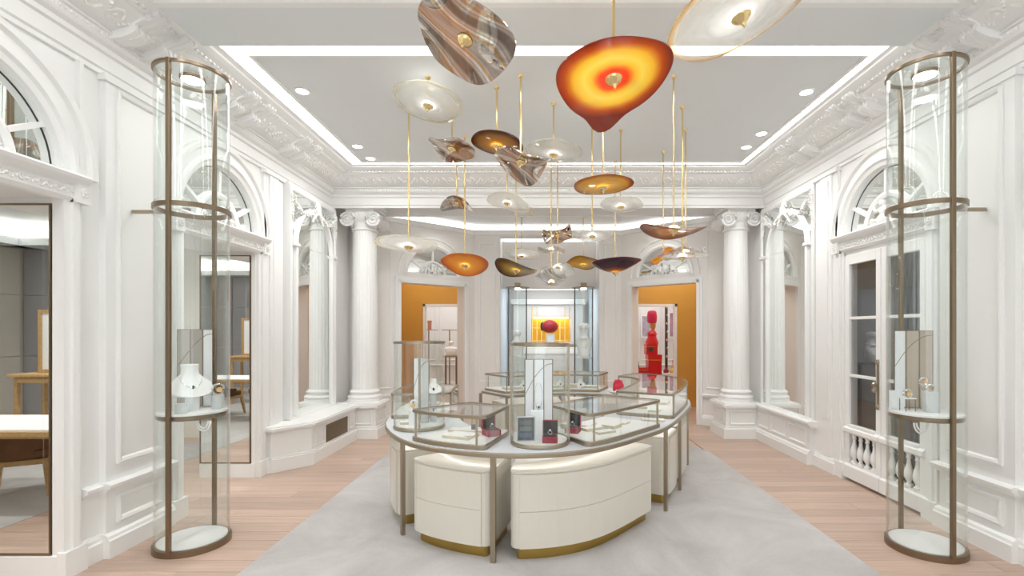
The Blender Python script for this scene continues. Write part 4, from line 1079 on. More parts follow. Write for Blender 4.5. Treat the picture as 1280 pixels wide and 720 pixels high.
sD0, sD1 = S(1.19,4.33), S(1.42,4.80)-.03
sE0, sE1 = S(1.42,4.80)+.04, S(1.72,5.55)
sF0, sF1 = S(1.76,5.8), S(1.40,6.78)
sG0, sG1 = S(1.28,6.85), S(.36,7.1)
sH0, sH1 = S(.26,7.09), S(-.72,6.79)
def cabinet(s0, s1, label, drawers=1, cuts=()):
    if s1 < s0: s1 += TOT
    t = thing('curved_cabinet', label, 'cabinet', tuple(cp((s0+s1)/2, .3))+(0,), 'ivory cabinets under the curved counter')
    m = M(); m.prism(bandpoly(s0+.05, s1-.05, .10, .56, .03), .014, .10); m.build('brass_plinth', BRASSP, t)
    m = M(); m.prism(bandpoly(s0, s1, .055, .60, .07), .10, .615); m.build('body', LACQ, t, bevel=.01)
    m = M(); m.prism(bandpoly(s0-.004, s1+.004, .048, .605, .075), .615, .632); m.build('cabinet_top', LACQ, t, bevel=.008)
    a, b = s0+.075, s1-.075
    if drawers == 0: return t
    spans = [a]+[a+(b-a)*c for c in cuts]+[b]
    for i in range(len(spans)-1):
        hs = ((.105,.355),(.358,.608)) if drawers == 2 else ((.105,.608),)
        for z0, z1 in hs:
            m = M(); n = 10; q0, q1 = spans[i]+.002, spans[i+1]-.002
            o_ = [cp(q0+(q1-q0)*k/n, .047) for k in range(n+1)]+[cp(q1-(q1-q0)*k/n, .06) for k in range(n+1)]
            m.prism(o_, z0, z1); m.build('drawer' if drawers == 2 else 'door', LACQ, t)
        if i: m = M(); m.prism([cp(spans[i]-.002,.053),cp(spans[i]+.002,.053),cp(spans[i]+.002,.056),cp(spans[i]-.002,.056)], .105, .608); m.build('seam', SEAM, t)
cabinet(sC0, sC1, 'wide ivory curved cabinet with two drawers at the front of the counter', 2)
cabinet(sB0, sB1, 'ivory curved cabinet left of the frontmost bronze leg', 2, (.03,))
cabinet(sA0, sA1, 'ivory curved cabinet at the far left end behind the second bronze leg', 1)
cabinet(sD0, sD1, 'narrow ivory cabinet at the right behind the two close bronze legs', 1)
cabinet(sE0, sE1, 'ivory cabinet farther back on the right side of the counter', 1)
cabinet(sF0, sF1, 'ivory cabinet at the back right of the counter, mostly hidden', 1)
cabinet(sG0, sG1, 'ivory cabinet under the back of the counter on the right', 1)
cabinet(sH0, sH1, 'ivory cabinet under the back of the counter on the left', 1)

# ---- glass display cases on the counter
ZC = ZT
def case(s0, s1, d0, d1, label, posts=(), h=.235, r=.05):
    if s1 < s0: s1 += TOT
    t = thing('glass_showcase', label, 'display case', tuple(cp((s0+s1)/2,(d0+d1)/2))+(ZC,), 'low glass showcases on the counter')
    m = M(); m.prism(bandpoly(s0, s1, d0, d1, r), ZC, ZC+.032); m.build('base', BRONZEL, t, bevel=.004)
    m = M(); m.prism(bandpoly(s0+.016, s1-.016, d0+.016, d1-.016, r*.8), ZC+.032, ZC+.036); m.build('display_floor', DISPW, t)
    m = M(); bandring(m, s0+.006, s1-.006, d0+.006, d1-.006, .006, ZC+.036, ZC+h-.014, r); m.build('glass_wall', GLASST, t)
    m = M(); m.prism(bandpoly(s0+.01, s1-.01, d0+.01, d1-.01, r*.9), ZC+h-.010, ZC+h-.003); m.build('glass_top', GLASST, t)
    m = M(); bandring(m, s0, s1, d0, d1, .020, ZC+h-.020, ZC+h, r); m.build('top_rail', BRONZEL, t)
    ps = [(s0+.07,d0+.012),(s1-.07,d0+.012),(s0+.03,d1-.012),(s1-.03,d1-.012)] + list(posts)
    for s, d in ps:
        c = Vector(cp(s, d)); m = M(); m.box(c.x-.007, c.x+.007, c.y-.007, c.y+.007, ZC+.026, ZC+h-.014); m.build('post', BRONZEL, t)
    return t
cA = (S(-1.0,3.63), S(-.385,3.29)); cB = (S(.36,3.39), S(1.07,4.14)); cC = (S(1.27,4.48), S(1.35,6.81)); cD = (S(1.0,7.0), S(-.80,6.73)); cE = (S(-1.46,5.35), S(-1.44,4.50))
case(*cA, .035, .60, 'low glass showcase with bronze rails at the front left of the counter')
case(*cB, .035, .60, 'low glass showcase with bronze rails at the front right of the counter')
case(*cC, .035, .60, 'long low glass showcase along the right side of the counter', posts=((cC[0]+1.0,.047),(cC[0]+1.0,.588)))
case(*cD, .035, .60, 'long low glass showcase across the far side of the counter', posts=((cD[0]+.7,.588),(cD[0]+1.3,.588)))
case(*cE, .035, .60, 'low glass showcase at the far left end behind the left glass drum')
def drum(x, y, label):
    t = thing('glass_drum', label, 'display case', (x,y,ZC), 'round glass drums on the counter')
    r = .212; H = .735
    m = M(); m.lathe((x,y,ZC), [(.001,0),(r,0),(r+.004,.006),(r+.004,.022),(r,.028),(.001,.028)], 56); m.build('base', BRONZEL, t, smooth=True)
    m = M(); m.lathe((x,y,ZC), [(.001,.028),(r-.012,.028),(r-.012,.034),(.001,.034)], 56); m.build('display_floor', DISPW, t, smooth=True)
    m = M(); m.loops([[(x+q*math.cos(2*PI*i/64), y+q*math.sin(2*PI*i/64), ZC+z) for i in range(64)] for q, z in ((r,.028),(r,H-.012),(r-.006,H-.012),(r-.006,.028),(r,.028))]); m.build('glass_wall', GLASST, t, smooth=True)
    m = M(); m.ringp(circ(x,y,r+.004,56), circ(x,y,r-.014,56), ZC+H-.018, ZC+H); m.build('top_rail', BRONZEL, t, smooth=True)
    m = M(); m.lathe((x,y,ZC), [(.001,H-.012),(r-.014,H-.012),(r-.014,H-.006),(.001,H-.006)], 56); m.build('glass_top', GLASST, t, smooth=True)
    for s_ in (-1, 1):
        a = math.atan2(y, x); px_ = x+s_*(r-.002)*math.cos(a+PI/2 if True else 0)*(1 if True else 0)
    return t
dx, dy = 0.0, 3.555
ex, ey = -1.03, 4.13
d1_ = drum(dx, dy, 'round glass drum holding white panels and a red ring box')
d2_ = drum(ex, ey, 'round glass drum with a white screen and watch at the left of the counter')
for (x, y, t_) in ((dx,dy,d1_),(ex,ey,d2_)):
    for sx, sy in (((-.212,0),(.212,0)) if t_ is d1_ else ((.05,-.206),(-.05,.206))):
        m = M(); m.box(x+sx-.007, x+sx+.007, y+sy-.007, y+sy+.007, ZC+.02, ZC+.72); m.build('post', BRONZEL, t_)
ZD = ZC+.0345
folding_screen(dx+.0, dy+.10, ZD, .575, .078, 0, 'three tall white panels with an arched line inside the front glass drum', cols=[PWH]*3, fold=.5)
m = M(); F = Frame((dx,dy+.095),(1,0),(0,-1)); m.tube([F.p(-.012+.028*math.cos(a), ZD+.30+.10*math.sin(a), .006) for a in [j/24*2*PI for j in range(24)]], .0018, 4, closed=True)
nk = m.build('necklace', SILVER); tag(nk, 'fine necklace hung on the white panels inside the front glass drum', 'necklace')
m = M(); m.ell(F.p(-.01, ZD+.18, .008), .006, .004, .022, 8, 6); m.ell(F.p(-.01, ZD+.215, .008), .008,.004,.008, 8, 6); m.build('dark_pendant', NAVY, nk, smooth=True)
t = thing('photo_plaque', 'dark grey framed plaque standing at the front of the front glass drum', 'plaque', (dx-.095, dy-.10, ZD))
Fp = Frame((dx-.10, dy-.10),(1,.06),(.06,-1)); m = M(); m.rectring(Fp, -.066, .066, ZD, ZD+.178, [(0,-.01),(0,.008),(.007,.008),(.007,-.01)]); m.build('frame', PCH, t)
m = M(); m.fbox(Fp, -.059, .059, ZD+.007, ZD+.171, -.009, .003); m.build('image', PLAQUE, t)
for k in range(3):
    m = M(); m.fbox(Fp, -.042, .042, ZD+.03+k*.045, ZD+.06+k*.045, .003, .0045); m.build('picture_field', [pbr('slate_blue_print', (.10,.14,.22), .4), pbr('slate_green_print', (.16,.19,.19), .4), pbr('slate_grey_print', (.13,.135,.14), .4)][k], t)
block('white_riser', 'pale riser behind the dark grey plaque in the front glass drum', 'display stand', dx-.02, dy-.03, ZD, .09, .06, .21, 0, (PWH,))
ringbox(dx+.072, dy-.11, ZD, .108, -.05, 'open red ring box with black lining in the front glass drum')
folding_screen(ex+.02, ey+.0, ZD, .56, .075, .55, 'white and grey upright panels inside the left glass drum', n=2, cols=[PWH, PCH], fold=.4)
necklace_bust(ex+.10, ey+.08, ZD+.25, .12, .3, 'small white bust high behind the panels in the left glass drum')
cyl('round_riser', 'tall silvery riser under the small bust in the left glass drum', 'display stand', ex+.10, ey+.08, ZD, .03, .248, PCH)
cyl('round_riser', 'pale round riser with a watch in the left glass drum', 'display stand', ex-.02, ey-.10, ZD, .045, .13, PWH)
watch(ex-.02, ey-.10, ZD+.132, .030, -.2, 'white-strapped watch on the round riser in the left glass drum', True)
block('flat_tray', 'low white tray on the floor of the left glass drum', 'tray', ex-.12, ey-.02, ZD, .08, .09, .02, .3, (DISPW, DISPS))

# contents of the low showcases
ZF = ZC+.0365
def at(s, d): return cp(s, d)
def ang(s): n = cnor(s); return math.atan2(n.y, n.x)-PI/2
def trays(c, specs, where):
    s0, s1 = c
    if s1 < s0: s1 += TOT
    for f, d, w_, dd, h, r, lab in specs:
        s = s0+(s1-s0)*f; x, y = at(s, d); block('display_tray', lab+' '+where, 'tray', x, y, ZF, w_, dd, h, ang(s)+r, (DISPW, DISPS))
trays(cA, ((.56,.22,.22,.17,.022,.05,'large white tray with champagne edge at the front'),(.35,.40,.22,.10,.016,.35,'thin white tray at the back left'),(.66,.45,.12,.09,.014,-.1,'small white tray behind the large one')), 'of the front-left showcase')
s = cA[0]+(cA[1]-cA[0])*.86
x, y = at(s, .36); ringbox(x, y, ZF, .11, ang(s)+.9, 'open red ring box at the right end of the front-left showcase')
x, y = at(cA[0]+(cA[1]-cA[0])*.52, .43); cyl('ring_cone', 'grey ring cone at the back of the front-left showcase', 'display stand', x, y, ZF, .022, .05, pbr('slate_velvet', (.16,.17,.21), .7))
x, y = at(cA[0]+(cA[1]-cA[0])*.72, .40); watch(x, y, ZF+.015, .018, 0, 'white cuff bracelet standing in the front-left showcase', True)
x, y = at(cA[0]+(cA[1]-cA[0])*.70, .17); m = M(); m.ell((x,y,ZF+.032), .026,.022,.012, 12, 6); tag(m.build('earring_cushion', BASEW, smooth=True), 'small rounded white cushion on the large tray of the front-left showcase', 'cushion')
trays(cB, ((.34,.18,.17,.08,.018,-.25,'long white tray nearest the glass'),(.37,.32,.18,.09,.022,-.2,'wide white tray in the middle left'),(.55,.25,.15,.11,.030,.1,'square white tray with champagne edge in the middle'),(.48,.44,.16,.09,.018,.2,'white tray at the back'),(.75,.27,.11,.07,.014,.1,'small white tray at the right end'),(.27,.50,.10,.08,.04,.1,'raised white block at the back left')), 'of the front-right showcase')
s = cB[0]+(cB[1]-cB[0])*.15; x, y = at(s, .36); ringbox(x, y, ZF, .105, ang(s)-1.0, 'open red box with black lining at the left end of the front-right showcase', big=1.2)
trays(cC, ((.07,.25,.16,.11,.018,.1,'white tray with champagne edge at the near end'),(.14,.42,.2,.1,.02,.3,'grey-edged tray behind'),(.28,.28,.2,.14,.022,.0,'white tray by the outer glass'),(.40,.44,.2,.12,.02,.1,'white tray in the middle'),(.58,.22,.12,.1,.05,.0,'raised white block'),(.7,.35,.3,.14,.02,.1,'long white tray towards the far end'),(.85,.4,.22,.12,.03,0,'white tray at the far end')), 'of the long right showcase')
trays(cD, ((.12,.4,.22,.13,.03,0,'white tray at the right end'),(.3,.42,.2,.12,.05,0,'raised white tray right of centre'),(.48,.4,.24,.14,.03,0,'white tray in the centre'),(.66,.42,.2,.13,.045,0,'raised white tray left of centre'),(.85,.4,.24,.14,.03,0,'white tray at the left end')), 'of the far showcase')
trays(cE, ((.3,.35,.2,.14,.03,0,'white tray at the far end'),(.7,.35,.2,.14,.02,.1,'white tray at the near end')), 'of the far-left showcase')
for f, d, lab in ((.2,.45,'right of centre'),(.40,.42,'near the middle'),(.58,.44,'left of the middle'),(.75,.45,'towards the left end')):
    s0, s1 = cD; s1 = s1+TOT if s1 < s0 else s1; s = s0+(s1-s0)*f; x, y = at(s, d); necklace_bust(x, y, ZF+.02, .10, PI*0, 'little white bust in the far showcase '+lab)
# white tray with red rose on the right counter
s = cC[0]+.0; X, Y = px(778, 6.1), 6.1
m = M(); m.lathe((px(775,6.05),6.05,ZF+.0), [(.001,0),(.10,0),(.16,.03),(.17,.034),(.15,.034),(.09,.012),(.001,.010)], 36); bowl = m.build('white_dish', BASEW, smooth=True); tag(bowl, 'shallow white dish under the red rose in the long right showcase', 'dish')
t = thing('red_rose', 'round red rose head lying in the white dish at the back right of the counter', 'flower', (px(773,6.05),6.05,ZF+.02))
rnd = random.Random(5); ROSE = pbr('rose_petal', (.65,.03,.07), .6); cxr = px(773,6.05)
m = M(); m.ell((cxr,6.05,ZF+.10), .055,.055,.055, 14, 9); m.build('heart', ROSE, t, smooth=True)
for j in range(16):
    a = j*2.4; q = j/15; z = ZF+.05+.10*q; r = .058*math.cos((q-.4)*1.6); ax = Matrix.Rotation(a,3,'Z')@Matrix.Rotation(-.5+q*.6,3,'Y')
    m = M(); m.ell((cxr+r*math.cos(a), 6.05+r*math.sin(a), z), .009,.036,.036, 8, 5, ax); m.build('petal', ROSE, t, smooth=True)
# loose tray on the counter between the right cases
s = S(1.18,4.32); x, y = at(s, .18); block('watch_tray', 'slim white tray lying open on the counter between the two right showcases', 'tray', x, y, ZT, .09, .20, .022, ang(s)+.4, (DISPW, DISPS), bev=.004)
# ============================================================ niche vitrines and cabinet
def niche_vitrine(cx, cy, where):
    t = thing('niche_vitrine', 'slim round glass vitrine with dark posts '+where, 'display case', (cx,cy,0), 'slim vitrines in the centre niche')
    r = .175
    m = M(); m.lathe((cx,cy,0), [(.001,0),(r+.01,0),(r+.01,.05),(.001,.05)], 40); m.build('base', BRONZE, t, smooth=True)
    m = M(); m.loops([[(cx+q*math.cos(2*PI*i/48), cy+q*math.sin(2*PI*i/48), z) for i in range(48)] for q, z in ((r,.05),(r,2.43),(r-.006,2.43),(r-.006,.05),(r,.05))]); m.build('glass_wall', GLASS, t, smooth=True)
    for s_ in (-1, 1): m = M(); m.box(cx+s_*r-.012, cx+s_*r+.012, cy-.012, cy+.012, .05, 2.43); m.build('post', pbr('dark_bronze', (.12,.10,.08), .35, 1) if not bpy.data.materials.get('dark_bronze') else bpy.data.materials['dark_bronze'], t)
    m = M(); m.lathe((cx,cy,2.43), [(.001,0),(r+.05,0),(r+.06,.01),(r+.05,.022),(.001,.022)], 40); m.build('cap', BRONZEL, t, smooth=True)
    m = M(); m.box(cx-.055, cx+.055, cy-.05, cy+.05, 2.452, 2.54); sp = m.build('spotlight', BRONZE, t, bevel=.004)
    m = M(); m.lathe((cx,cy,2.424), [(.001,0),(.06,0),(.06,.005),(.001,.005)], 20); m.build('lens', SPOTM, sp)
    m = M(); m.lathe((cx,cy,1.07), [(.001,-.02),(r-.01,-.02),(r-.01,.01),(.001,.01)], 40); m.build('shelf', BASEW, t, smooth=True)
    return t
def mannequin(x, y, z, s, label, wf=1.):
    t = thing('mannequin_bust', label, 'display bust', (x,y,z))
    m = M(); n = 28; L = []
    for zz, rx, ry in ((0,.30,.20),(.05,.34,.23),(.25,.40,.25),(.42,.46,.24),(.50,.44,.21),(.56,.32,.17),(.60,.17,.13),(.65,.125,.115),(.76,.12,.115),(.80,.14,.15),(.86,.165,.185),(.93,.165,.185),(.99,.12,.14),(1.01,.03,.03)):
        rx *= wf if rx > .2 else 1; ry *= wf if rx > .2 else 1
        L.append([(x+rx*s*math.cos(2*PI*i/n), y+(ry*math.sin(2*PI*i/n)-(.03 if .8<zz<1 else 0))*s, z+zz*s) for i in range(n)])
    m.loops(L, True, capends=True); m.build('bust', BASEW, t, smooth=True)
    m = M(); m.tube([(x+.22*wf*s*math.cos(a), y-(.17*wf+.05*abs(math.sin(a)))*s, z+(.52-.26*math.sin(a))*s) for a in [PI*j/16 for j in range(17)]], .004, 5); m.build('necklace', SILVER, t, smooth=True)
    return t
YN = 9.55
niche_vitrine(px(647,YN), YN, 'at the left of the centre niche'); niche_vitrine(px(729.5,YN), YN, 'at the right of the centre niche')
mannequin(px(646,YN), YN, 1.082, .52, 'white mannequin bust in the left niche vitrine', .6)
mannequin(px(730,YN), YN, 1.082, .66, 'white mannequin bust in the right niche vitrine', .52)
# yellow display cabinet at the end of the niche
YK = 11.35
t = thing('yellow_display_cabinet', 'cream cabinet with a lit yellow back at the end of the centre niche', 'cabinet', (.27, YK, 0))
FK = Frame((0,YK),(1,0),(0,-1))
x0, x1, z0, z1 = px(664,YK), px(713,YK), pz(428,YK), pz(397,YK)
m = M(); m.fbox(FK, -.62, x0, 0, 2.2, -.2, .1); m.fbox(FK, x1, 1.0, 0, 2.2, -.2, .1); m.fbox(FK, x0, x1, z1, 2.2, -.2, .1); m.fbox(FK, x0, x1, 0, z0, -.2, .1); m.build('carcass', CREAM, t, bevel=.01)
m = M(); m.fbox(FK, -.68, 1.06, 2.2, 2.32, -.2, .16); m.build('cornice', WHITE, t, bevel=.01)
YEL = pbr('saffron_silk_panel', (.72,.42,.02), .4, emis=0)
m = M(); m.fbox(FK, x0, x1, z0, z1, -.2, -.18); m.build('yellow_back', YEL, t)
for k in range(9):
    if 3 <= k <= 5: continue
    a = x0+.03+(x1-x0-.06)*k/8; m = M(); m.fbox(FK, a-.008, a+.008, z0, z1+.25, .10, .112) if k in (0,1,7,8) else m.fbox(FK, a-.008, a+.008, z0, z1, -.02, -.008); m.build('gold_bar', GOLD, t)
for zz in (z0+.04, (z0+z1)/2+.05, z1-.02): m = M(); m.fbox(FK, x0, x1, zz-.006, zz+.006, -.03, -.018); m.build('gold_rail', GOLD, t)
m = M(); m.fbox(FK, x0+.05, x1-.05, z1-.012, z1-.004, -.17, .05); m.build('lamp_strip', emit('cabinet_lamp', (1,.9,.7), 6), t)
m = M(); m.fbox(FK, -.5, .95, z0-.10, z0-.03, .1, .4); m.build('shelf', BRONZEL, t, bevel=.01)
m = M(); m.fbox(FK, -.45, .9, z0-.26, z0-.13, .1, .13); m.build('lit_drawer', BASEW, t)
m = M(); m.fbox(FK, -.45, .9, z0-.108, z0-.102, .16, .38); m.build('shelf_fill_strip', emit('shelf_fill_strip', (1,.97,.92), 2), t)  # glowing strip added under the shelf to brighten the drawer row
t = thing('hat_sculpture', 'dark red turban-like round sculpture in the yellow cabinet', 'sculpture', (px(687,YK),YK-.2,z0))
c = (px(687,YK), YK-.15, pz(408,YK))
m = M(); m.ell(c, .20,.15,.155, 20, 12); m.build('ball', pbr('deep_red_beads', (.40,.02,.03), .35, bump=1, bscale=50, var=.7, vscale=25), t, smooth=True)
m = M(); m.tube([(c[0]+.20*math.cos(a), c[1]-.02, c[2]+.02+.05*math.sin(a*3)) for a in [PI*.2+j/12*PI*.6 for j in range(13)]], .03, 6); m.build('band', pbr('plum_beads', (.35,.06,.18), .4), t, smooth=True)
m = M(); m.lathe((c[0]-.17,c[1]-.02,c[2]-.11), [(.001,0),(.03,.02),(.05,.1),(.04,.18),(.001,.22)], 12); m.build('dark_tail', pbr('dark_green_beads', (.02,.06,.03), .4), t, smooth=True)
m = M(); m.lathe((c[0],c[1],z0), [(.001,-.03),(.07,-.03),(.05,.02),(.03,.06),(.001,.06)], 16); m.build('foot', GOLD, t, smooth=True)
t = thing('card_frame', 'small gilt frame with a white card below the red sculpture', 'frame', (px(688,YK-.35),YK-.35,z0-.03))
Fc = Frame((px(688,YK-.35),YK-.35),(1,0),(0,-1)); m = M(); m.rectring(Fc, -.11, .11, z0-.028, z0+.21, [(0,-.01),(0,.01),(.035,.01),(.035,-.01)]); m.build('frame', pbr('champagne_gilt', (.7,.6,.42), .3, .6), t)
m = M(); m.fbox(Fc, -.075, .075, z0+.007, z0+.175, -.006, .002); m.build('card', PWH, t)

# ============================================================ through the right doorway: red presents
def giftbox(x, y, z, w, d, h, lab, mat=RED, rib=True, rot=0):
    t = thing('gift_box', lab, 'box', (x,y,z), 'red display boxes beyond the right doorway')
    m = M(); m.box(x-w/2, x+w/2, y-d/2, y+d/2, z, z+h*.78); m.build('box_body', mat, t, bevel=.004)
    m = M(); m.box(x-w/2-.006, x+w/2+.006, y-d/2-.006, y+d/2+.006, z+h*.78, z+h); m.build('lid', mat, t, bevel=.004)
    if rib: m = M(); m.box(x-w/2-.009, x+w/2+.009, y-d/2-.009, y+d/2+.009, z+h*.76, z+h*.79); m.build('gold_edge', GOLD, t)
YG = 11.8
gx = px(813, YG)
t = thing('red_plinth', 'low white plinth under the stacked red boxes', 'plinth', (gx, YG, 0))
m = M(); m.box(px(794,YG), px(830,YG), YG-.3, YG+.3, 0, .40); m.build('body', WHITE, t, bevel=.01)
m = M(); m.box(px(792,YG), px(832,YG), YG-.33, YG+.33, .40, .44); m.build('top', RED, t, bevel=.01)
zt = .441
giftbox(px(817,YG), YG, zt, .32, .32, pz(443,YG)-zt, 'largest red box, at the bottom of the tall stack')
giftbox(px(800.5,YG), YG-.05, zt, .26, .26, pz(459,YG)-zt, 'low red box at the foot of the stack on its left')
z = pz(443,YG); giftbox(px(813.5,YG), YG, z+.001, .27, .27, pz(430,YG)-z, 'red box with dark medallion, second in the tall stack')
m = M(); F_ = Frame((px(812,YG),YG-.145),(1,0),(0,-1)); m.arch(F_, 0, (z+pz(430,YG))/2, [(.0,0),(.0,.006),(.06,.006),(.06,0)], a0=0, a1=2*PI, capends=False); tag(m.build('dark_medallion', pbr('dark_medallion', (.06,.05,.04), .4)), 'round dark medallion on the second red box', 'ornament')
z = pz(430,YG)+.001
t = thing('red_figure', 'glossy red tapering figure with tall red hat on top of the box stack', 'sculpture', (px(815,YG),YG,z))
m = M(); m.lathe((px(815,YG),YG,z), [(.001,0),(.16,0),(.15,.06),(.115,.14),(.10,.2),(.12,.24),(.10,.29),(.06,.33),(.045,.345),(.001,.345)], 28); m.build('body', RED, t, smooth=True)
m = M(); m.lathe((px(816,YG),YG,z+.34), [(.001,0),(.045,0),(.05,.03),(.065,.06),(.075,.12),(.07,.17),(.05,.20),(.001,.21)], 24); m.build('head', pbr('bronze_face', (.55,.30,.10), .35, .4), t, smooth=True)
zz = z+.34+.17
m = M(); m.lathe((px(815,YG),YG,zz), [(.001,0),(.10,0),(.115,.05),(.12,.18),(.105,.27),(.08,.30),(.001,.31)], 28); m.build('tall_hat', pbr('crimson_felt', (.55,.01,.06), .5), t, smooth=True)
def picture(x, y, z0, z1, w, lab, mat):
    t = thing('framed_picture', lab, 'picture', (x,y,z0)); F = Frame((x,y),(1,0),(0,-1))
    m = M(); m.rectring(F, -w/2, w/2, z0, z1, [(0,0),(0,.03),(.03,.03),(.03,0)]); m.build('frame', PWH, t)
    m = M(); m.fbox(F, -w/2+.03, w/2-.03, z0+.03, z1-.03, 0, .01); m.build('print', mat, t)
PR1 = pbr('lilac_grey_print', (.42,.40,.48), .5, var=.5, vscale=9); PR2 = pbr('pink_blue_print', (.45,.28,.36), .5, var=.9, vscale=9)
picture(px(808,13.3), 13.35, pz(422,13.3), pz(394,13.3), .28, 'white-framed lilac print behind the red figure', PR1)
picture(px(843,13.3), 13.35, pz(422,13.3), pz(390,13.3), .30, 'white-framed pink print at the right of the far room', PR2)
m = M(); m.box(px(833,13)-.03, px(833,13)+.03, 12.98, 13.04, 0, 2.98); tag(struct(m.build('trim_30', DARK)))
for k in range(9): m = M(); m.ell((px(833,13)+.02*(k%2), 12.96, .9+k*.22), .022,.022,.035, 8, 6); o=m.build('gilt_bead', GOLD, bpy.data.objects['trim_30'], smooth=True)
def vase(x, y, z, s, lab, mat):
    m = M(); m.lathe((x,y,z), [(.001,0),(.5*s,0),(.62*s,.25*s),(.55*s,.6*s),(.25*s,.95*s),(.14*s,1.2*s),(.18*s,1.5*s),(.001,1.5*s)], 24); tag(m.build('vase', mat, smooth=True), lab, 'vase')
m = M(); m.box(px(829,12.45), px(847,12.45), 12.2, 12.7, 0, .52); tag(m.build('white_plinth', WHITE, bevel=.01), 'short white plinth at the right of the red stack', 'plinth')
vase(px(832.5,12.32), 12.32, .521, .115, 'dark red flask on the short white plinth', pbr('dark_red_glass', (.28,.01,.03), .1))
vase(px(840,12.32), 12.32, .521, .115, 'yellow and orange flask on the short white plinth', pbr('yellow_glaze', (.72,.50,.12), .3))
giftbox(px(845,12.6), 12.6, .521, .16, .10, .30, 'upright narrow red box at the right edge of the far doorway', rib=False)
m = M(); m.lathe((px(797,11.6),11.62,zt+pz(459,YG)-zt-.0), [(.001,0),(.05,0),(.035,.10),(.015,.22),(.001,.26)], 14); tag(m.build('green_bottle', pbr('dark_green_glass', (.02,.07,.04), .15), smooth=True), 'small dark green cone standing on the low red box', 'ornament')
# through the left doorway
YT = 12.2
t = thing('bust_table', 'bronze-legged side table beyond the left doorway', 'table', (px(570,YT),YT,0))
zt2 = pz(444,YT)
m = M(); m.box(px(556,YT), px(584,YT), YT-.22, YT+.22, zt2-.04, zt2); m.build('tabletop', BRONZEL, t, bevel=.004)
for x in (559, 569, 573, 582): m = M(); a = px(x,YT); m.box(a-.018, a+.018, YT-(.18 if x in (559,573) else -.16)-.018, YT-(.18 if x in (559,573) else -.16)+.018, 0, zt2-.04); m.build('leg', BRONZE, t)
mannequin(px(564,YT), YT, zt2+.001, .36, 'white bust on the side table beyond the left doorway')
t = thing('arc_stand', 'bronze T-shaped display stand behind the white bust', 'stand', (px(562,12.6),12.6,0))
m = M(); a = px(562,12.6); m.box(a-.015,a+.015,12.59,12.62,0,pz(413,12.6)); m.build('pole', BRONZEL, t)
m = M(); m.box(px(554,12.6),px(577,12.6),12.4,12.8,pz(413,12.6),pz(413,12.6)+.02); m.build('top_plate', BRONZEL, t)
m = M(); m.lathe((a,12.6,0), [(.001,0),(.16,0),(.16,.02),(.001,.02)], 24); m.build('foot', BRONZEL, t)
t = thing('wall_shelf', 'thin bronze shelf with pole at the left of the far left room', 'shelf', (px(535,12.9),12.9,0))
m = M(); m.box(px(530,12.9),px(546,12.9),12.7,13.1,pz(412,12.9)-.02,pz(412,12.9)); m.build('shelf_plate', BRONZEL, t)
m = M(); a = px(536,12.9); m.box(a-.014,a+.014,12.88,12.91,0,pz(412,12.9)-.02); m.build('pole', BRONZE, t)
giftbox(px(537,12.9), 12.9, pz(412,12.9)+.001, .09, .09, .24, 'small terracotta box on the thin shelf of the far left room', pbr('terracotta_box', (.50,.20,.12), .5), rib=False)
t = thing('velvet_chair', 'mustard velvet chair at the right edge of the left doorway', 'chair', (px(590,11.2),11.2,0))
cx, cy = px(588,11.2), 11.2
m = M(); m.prism([(cx+a, cy+b) for a, b in rrect(-.26,.26,-.25,.25,.08)], .34, .46); m.build('seat', FABY, t, bevel=.03)
m = M(); L = []
for j in range(15):
    a = PI*(-.1)+PI*1.2*j/14; h = .60+.30*max(0, math.sin(a)); L.append([(cx-.0+.22*math.cos(a), cy+.20*math.sin(a), .40),(cx+.28*math.cos(a), cy+.26*math.sin(a), .40),(cx+.29*math.cos(a), cy+.27*math.sin(a), h),(cx+.24*math.cos(a), cy+.22*math.sin(a), h)])
m.loops(L, True, capends=True); m.build('backrest', FABY, t, smooth=True, bevel=.01)
for sx in (-.2,.2):
    for sy in (-.2,.2): m = M(); m.lathe((cx+sx,cy+sy,0), [(.001,0),(.012,0),(.02,.34),(.001,.34)], 10); m.build('leg', BRONZE, t, smooth=True)
# display seen through the glass doors
t = thing('salon_display_table', 'bronze display table behind the left leaf of the glass doors', 'table', (5.0,7.0-.9,0))
tx, ty = px(1089, 6.7), 6.7
m = M(); m.box(tx-.3, tx+.3, ty-.2, ty+.2, 1.12, 1.16); m.build('tabletop', BRONZEL, t)
for sx in (-.27,.27):
    for sy in (-.17,.17): m = M(); m.box(tx+sx-.015,tx+sx+.015,ty+sy-.015,ty+sy+.015,0,1.12); m.build('leg', BRONZE, t)
mannequin(tx, ty, 1.162, .42, 'white bust on the bronze table behind the glass doors', .5)
# ============================================================ glass pendants
A_CLEAR = art_glass('clear_blown_glass', [(0,(1,1,1)),(.9,(.95,.95,.91)),(1,(.80,.74,.60))], [(0,.8),(.28,.65),(.45,.36),(.9,.26),(1,.6)], streak=.06)
A_CLEARG = art_glass('clear_gold_rimmed_glass', [(0,(1,1,1)),(.88,(.92,.91,.87)),(1.0,(.72,.54,.30))], [(0,.7),(.3,.6),(.45,.28),(.86,.15),(1,.7)], streak=.05, R=.345)
A_ORANGE = art_glass('orange_yellow_glass', [(0,(.72,.10,.01)),(.24,(.80,.14,.02)),(.36,(.88,.60,.08)),(.5,(.88,.76,.20)),(.68,(.86,.62,.09)),(.84,(.62,.17,.01)),(1,(.36,.05,.01))], [(0,.95),(1,.95)], streak=.12)
A_AMBER = art_glass('amber_glass', [(0,(.85,.38,.08)),(.25,(.85,.60,.14)),(.8,(.80,.54,.12)),(1,(.45,.13,.02))], [(0,.8),(.7,.75),(1,.9)], streak=.2, R=.27)
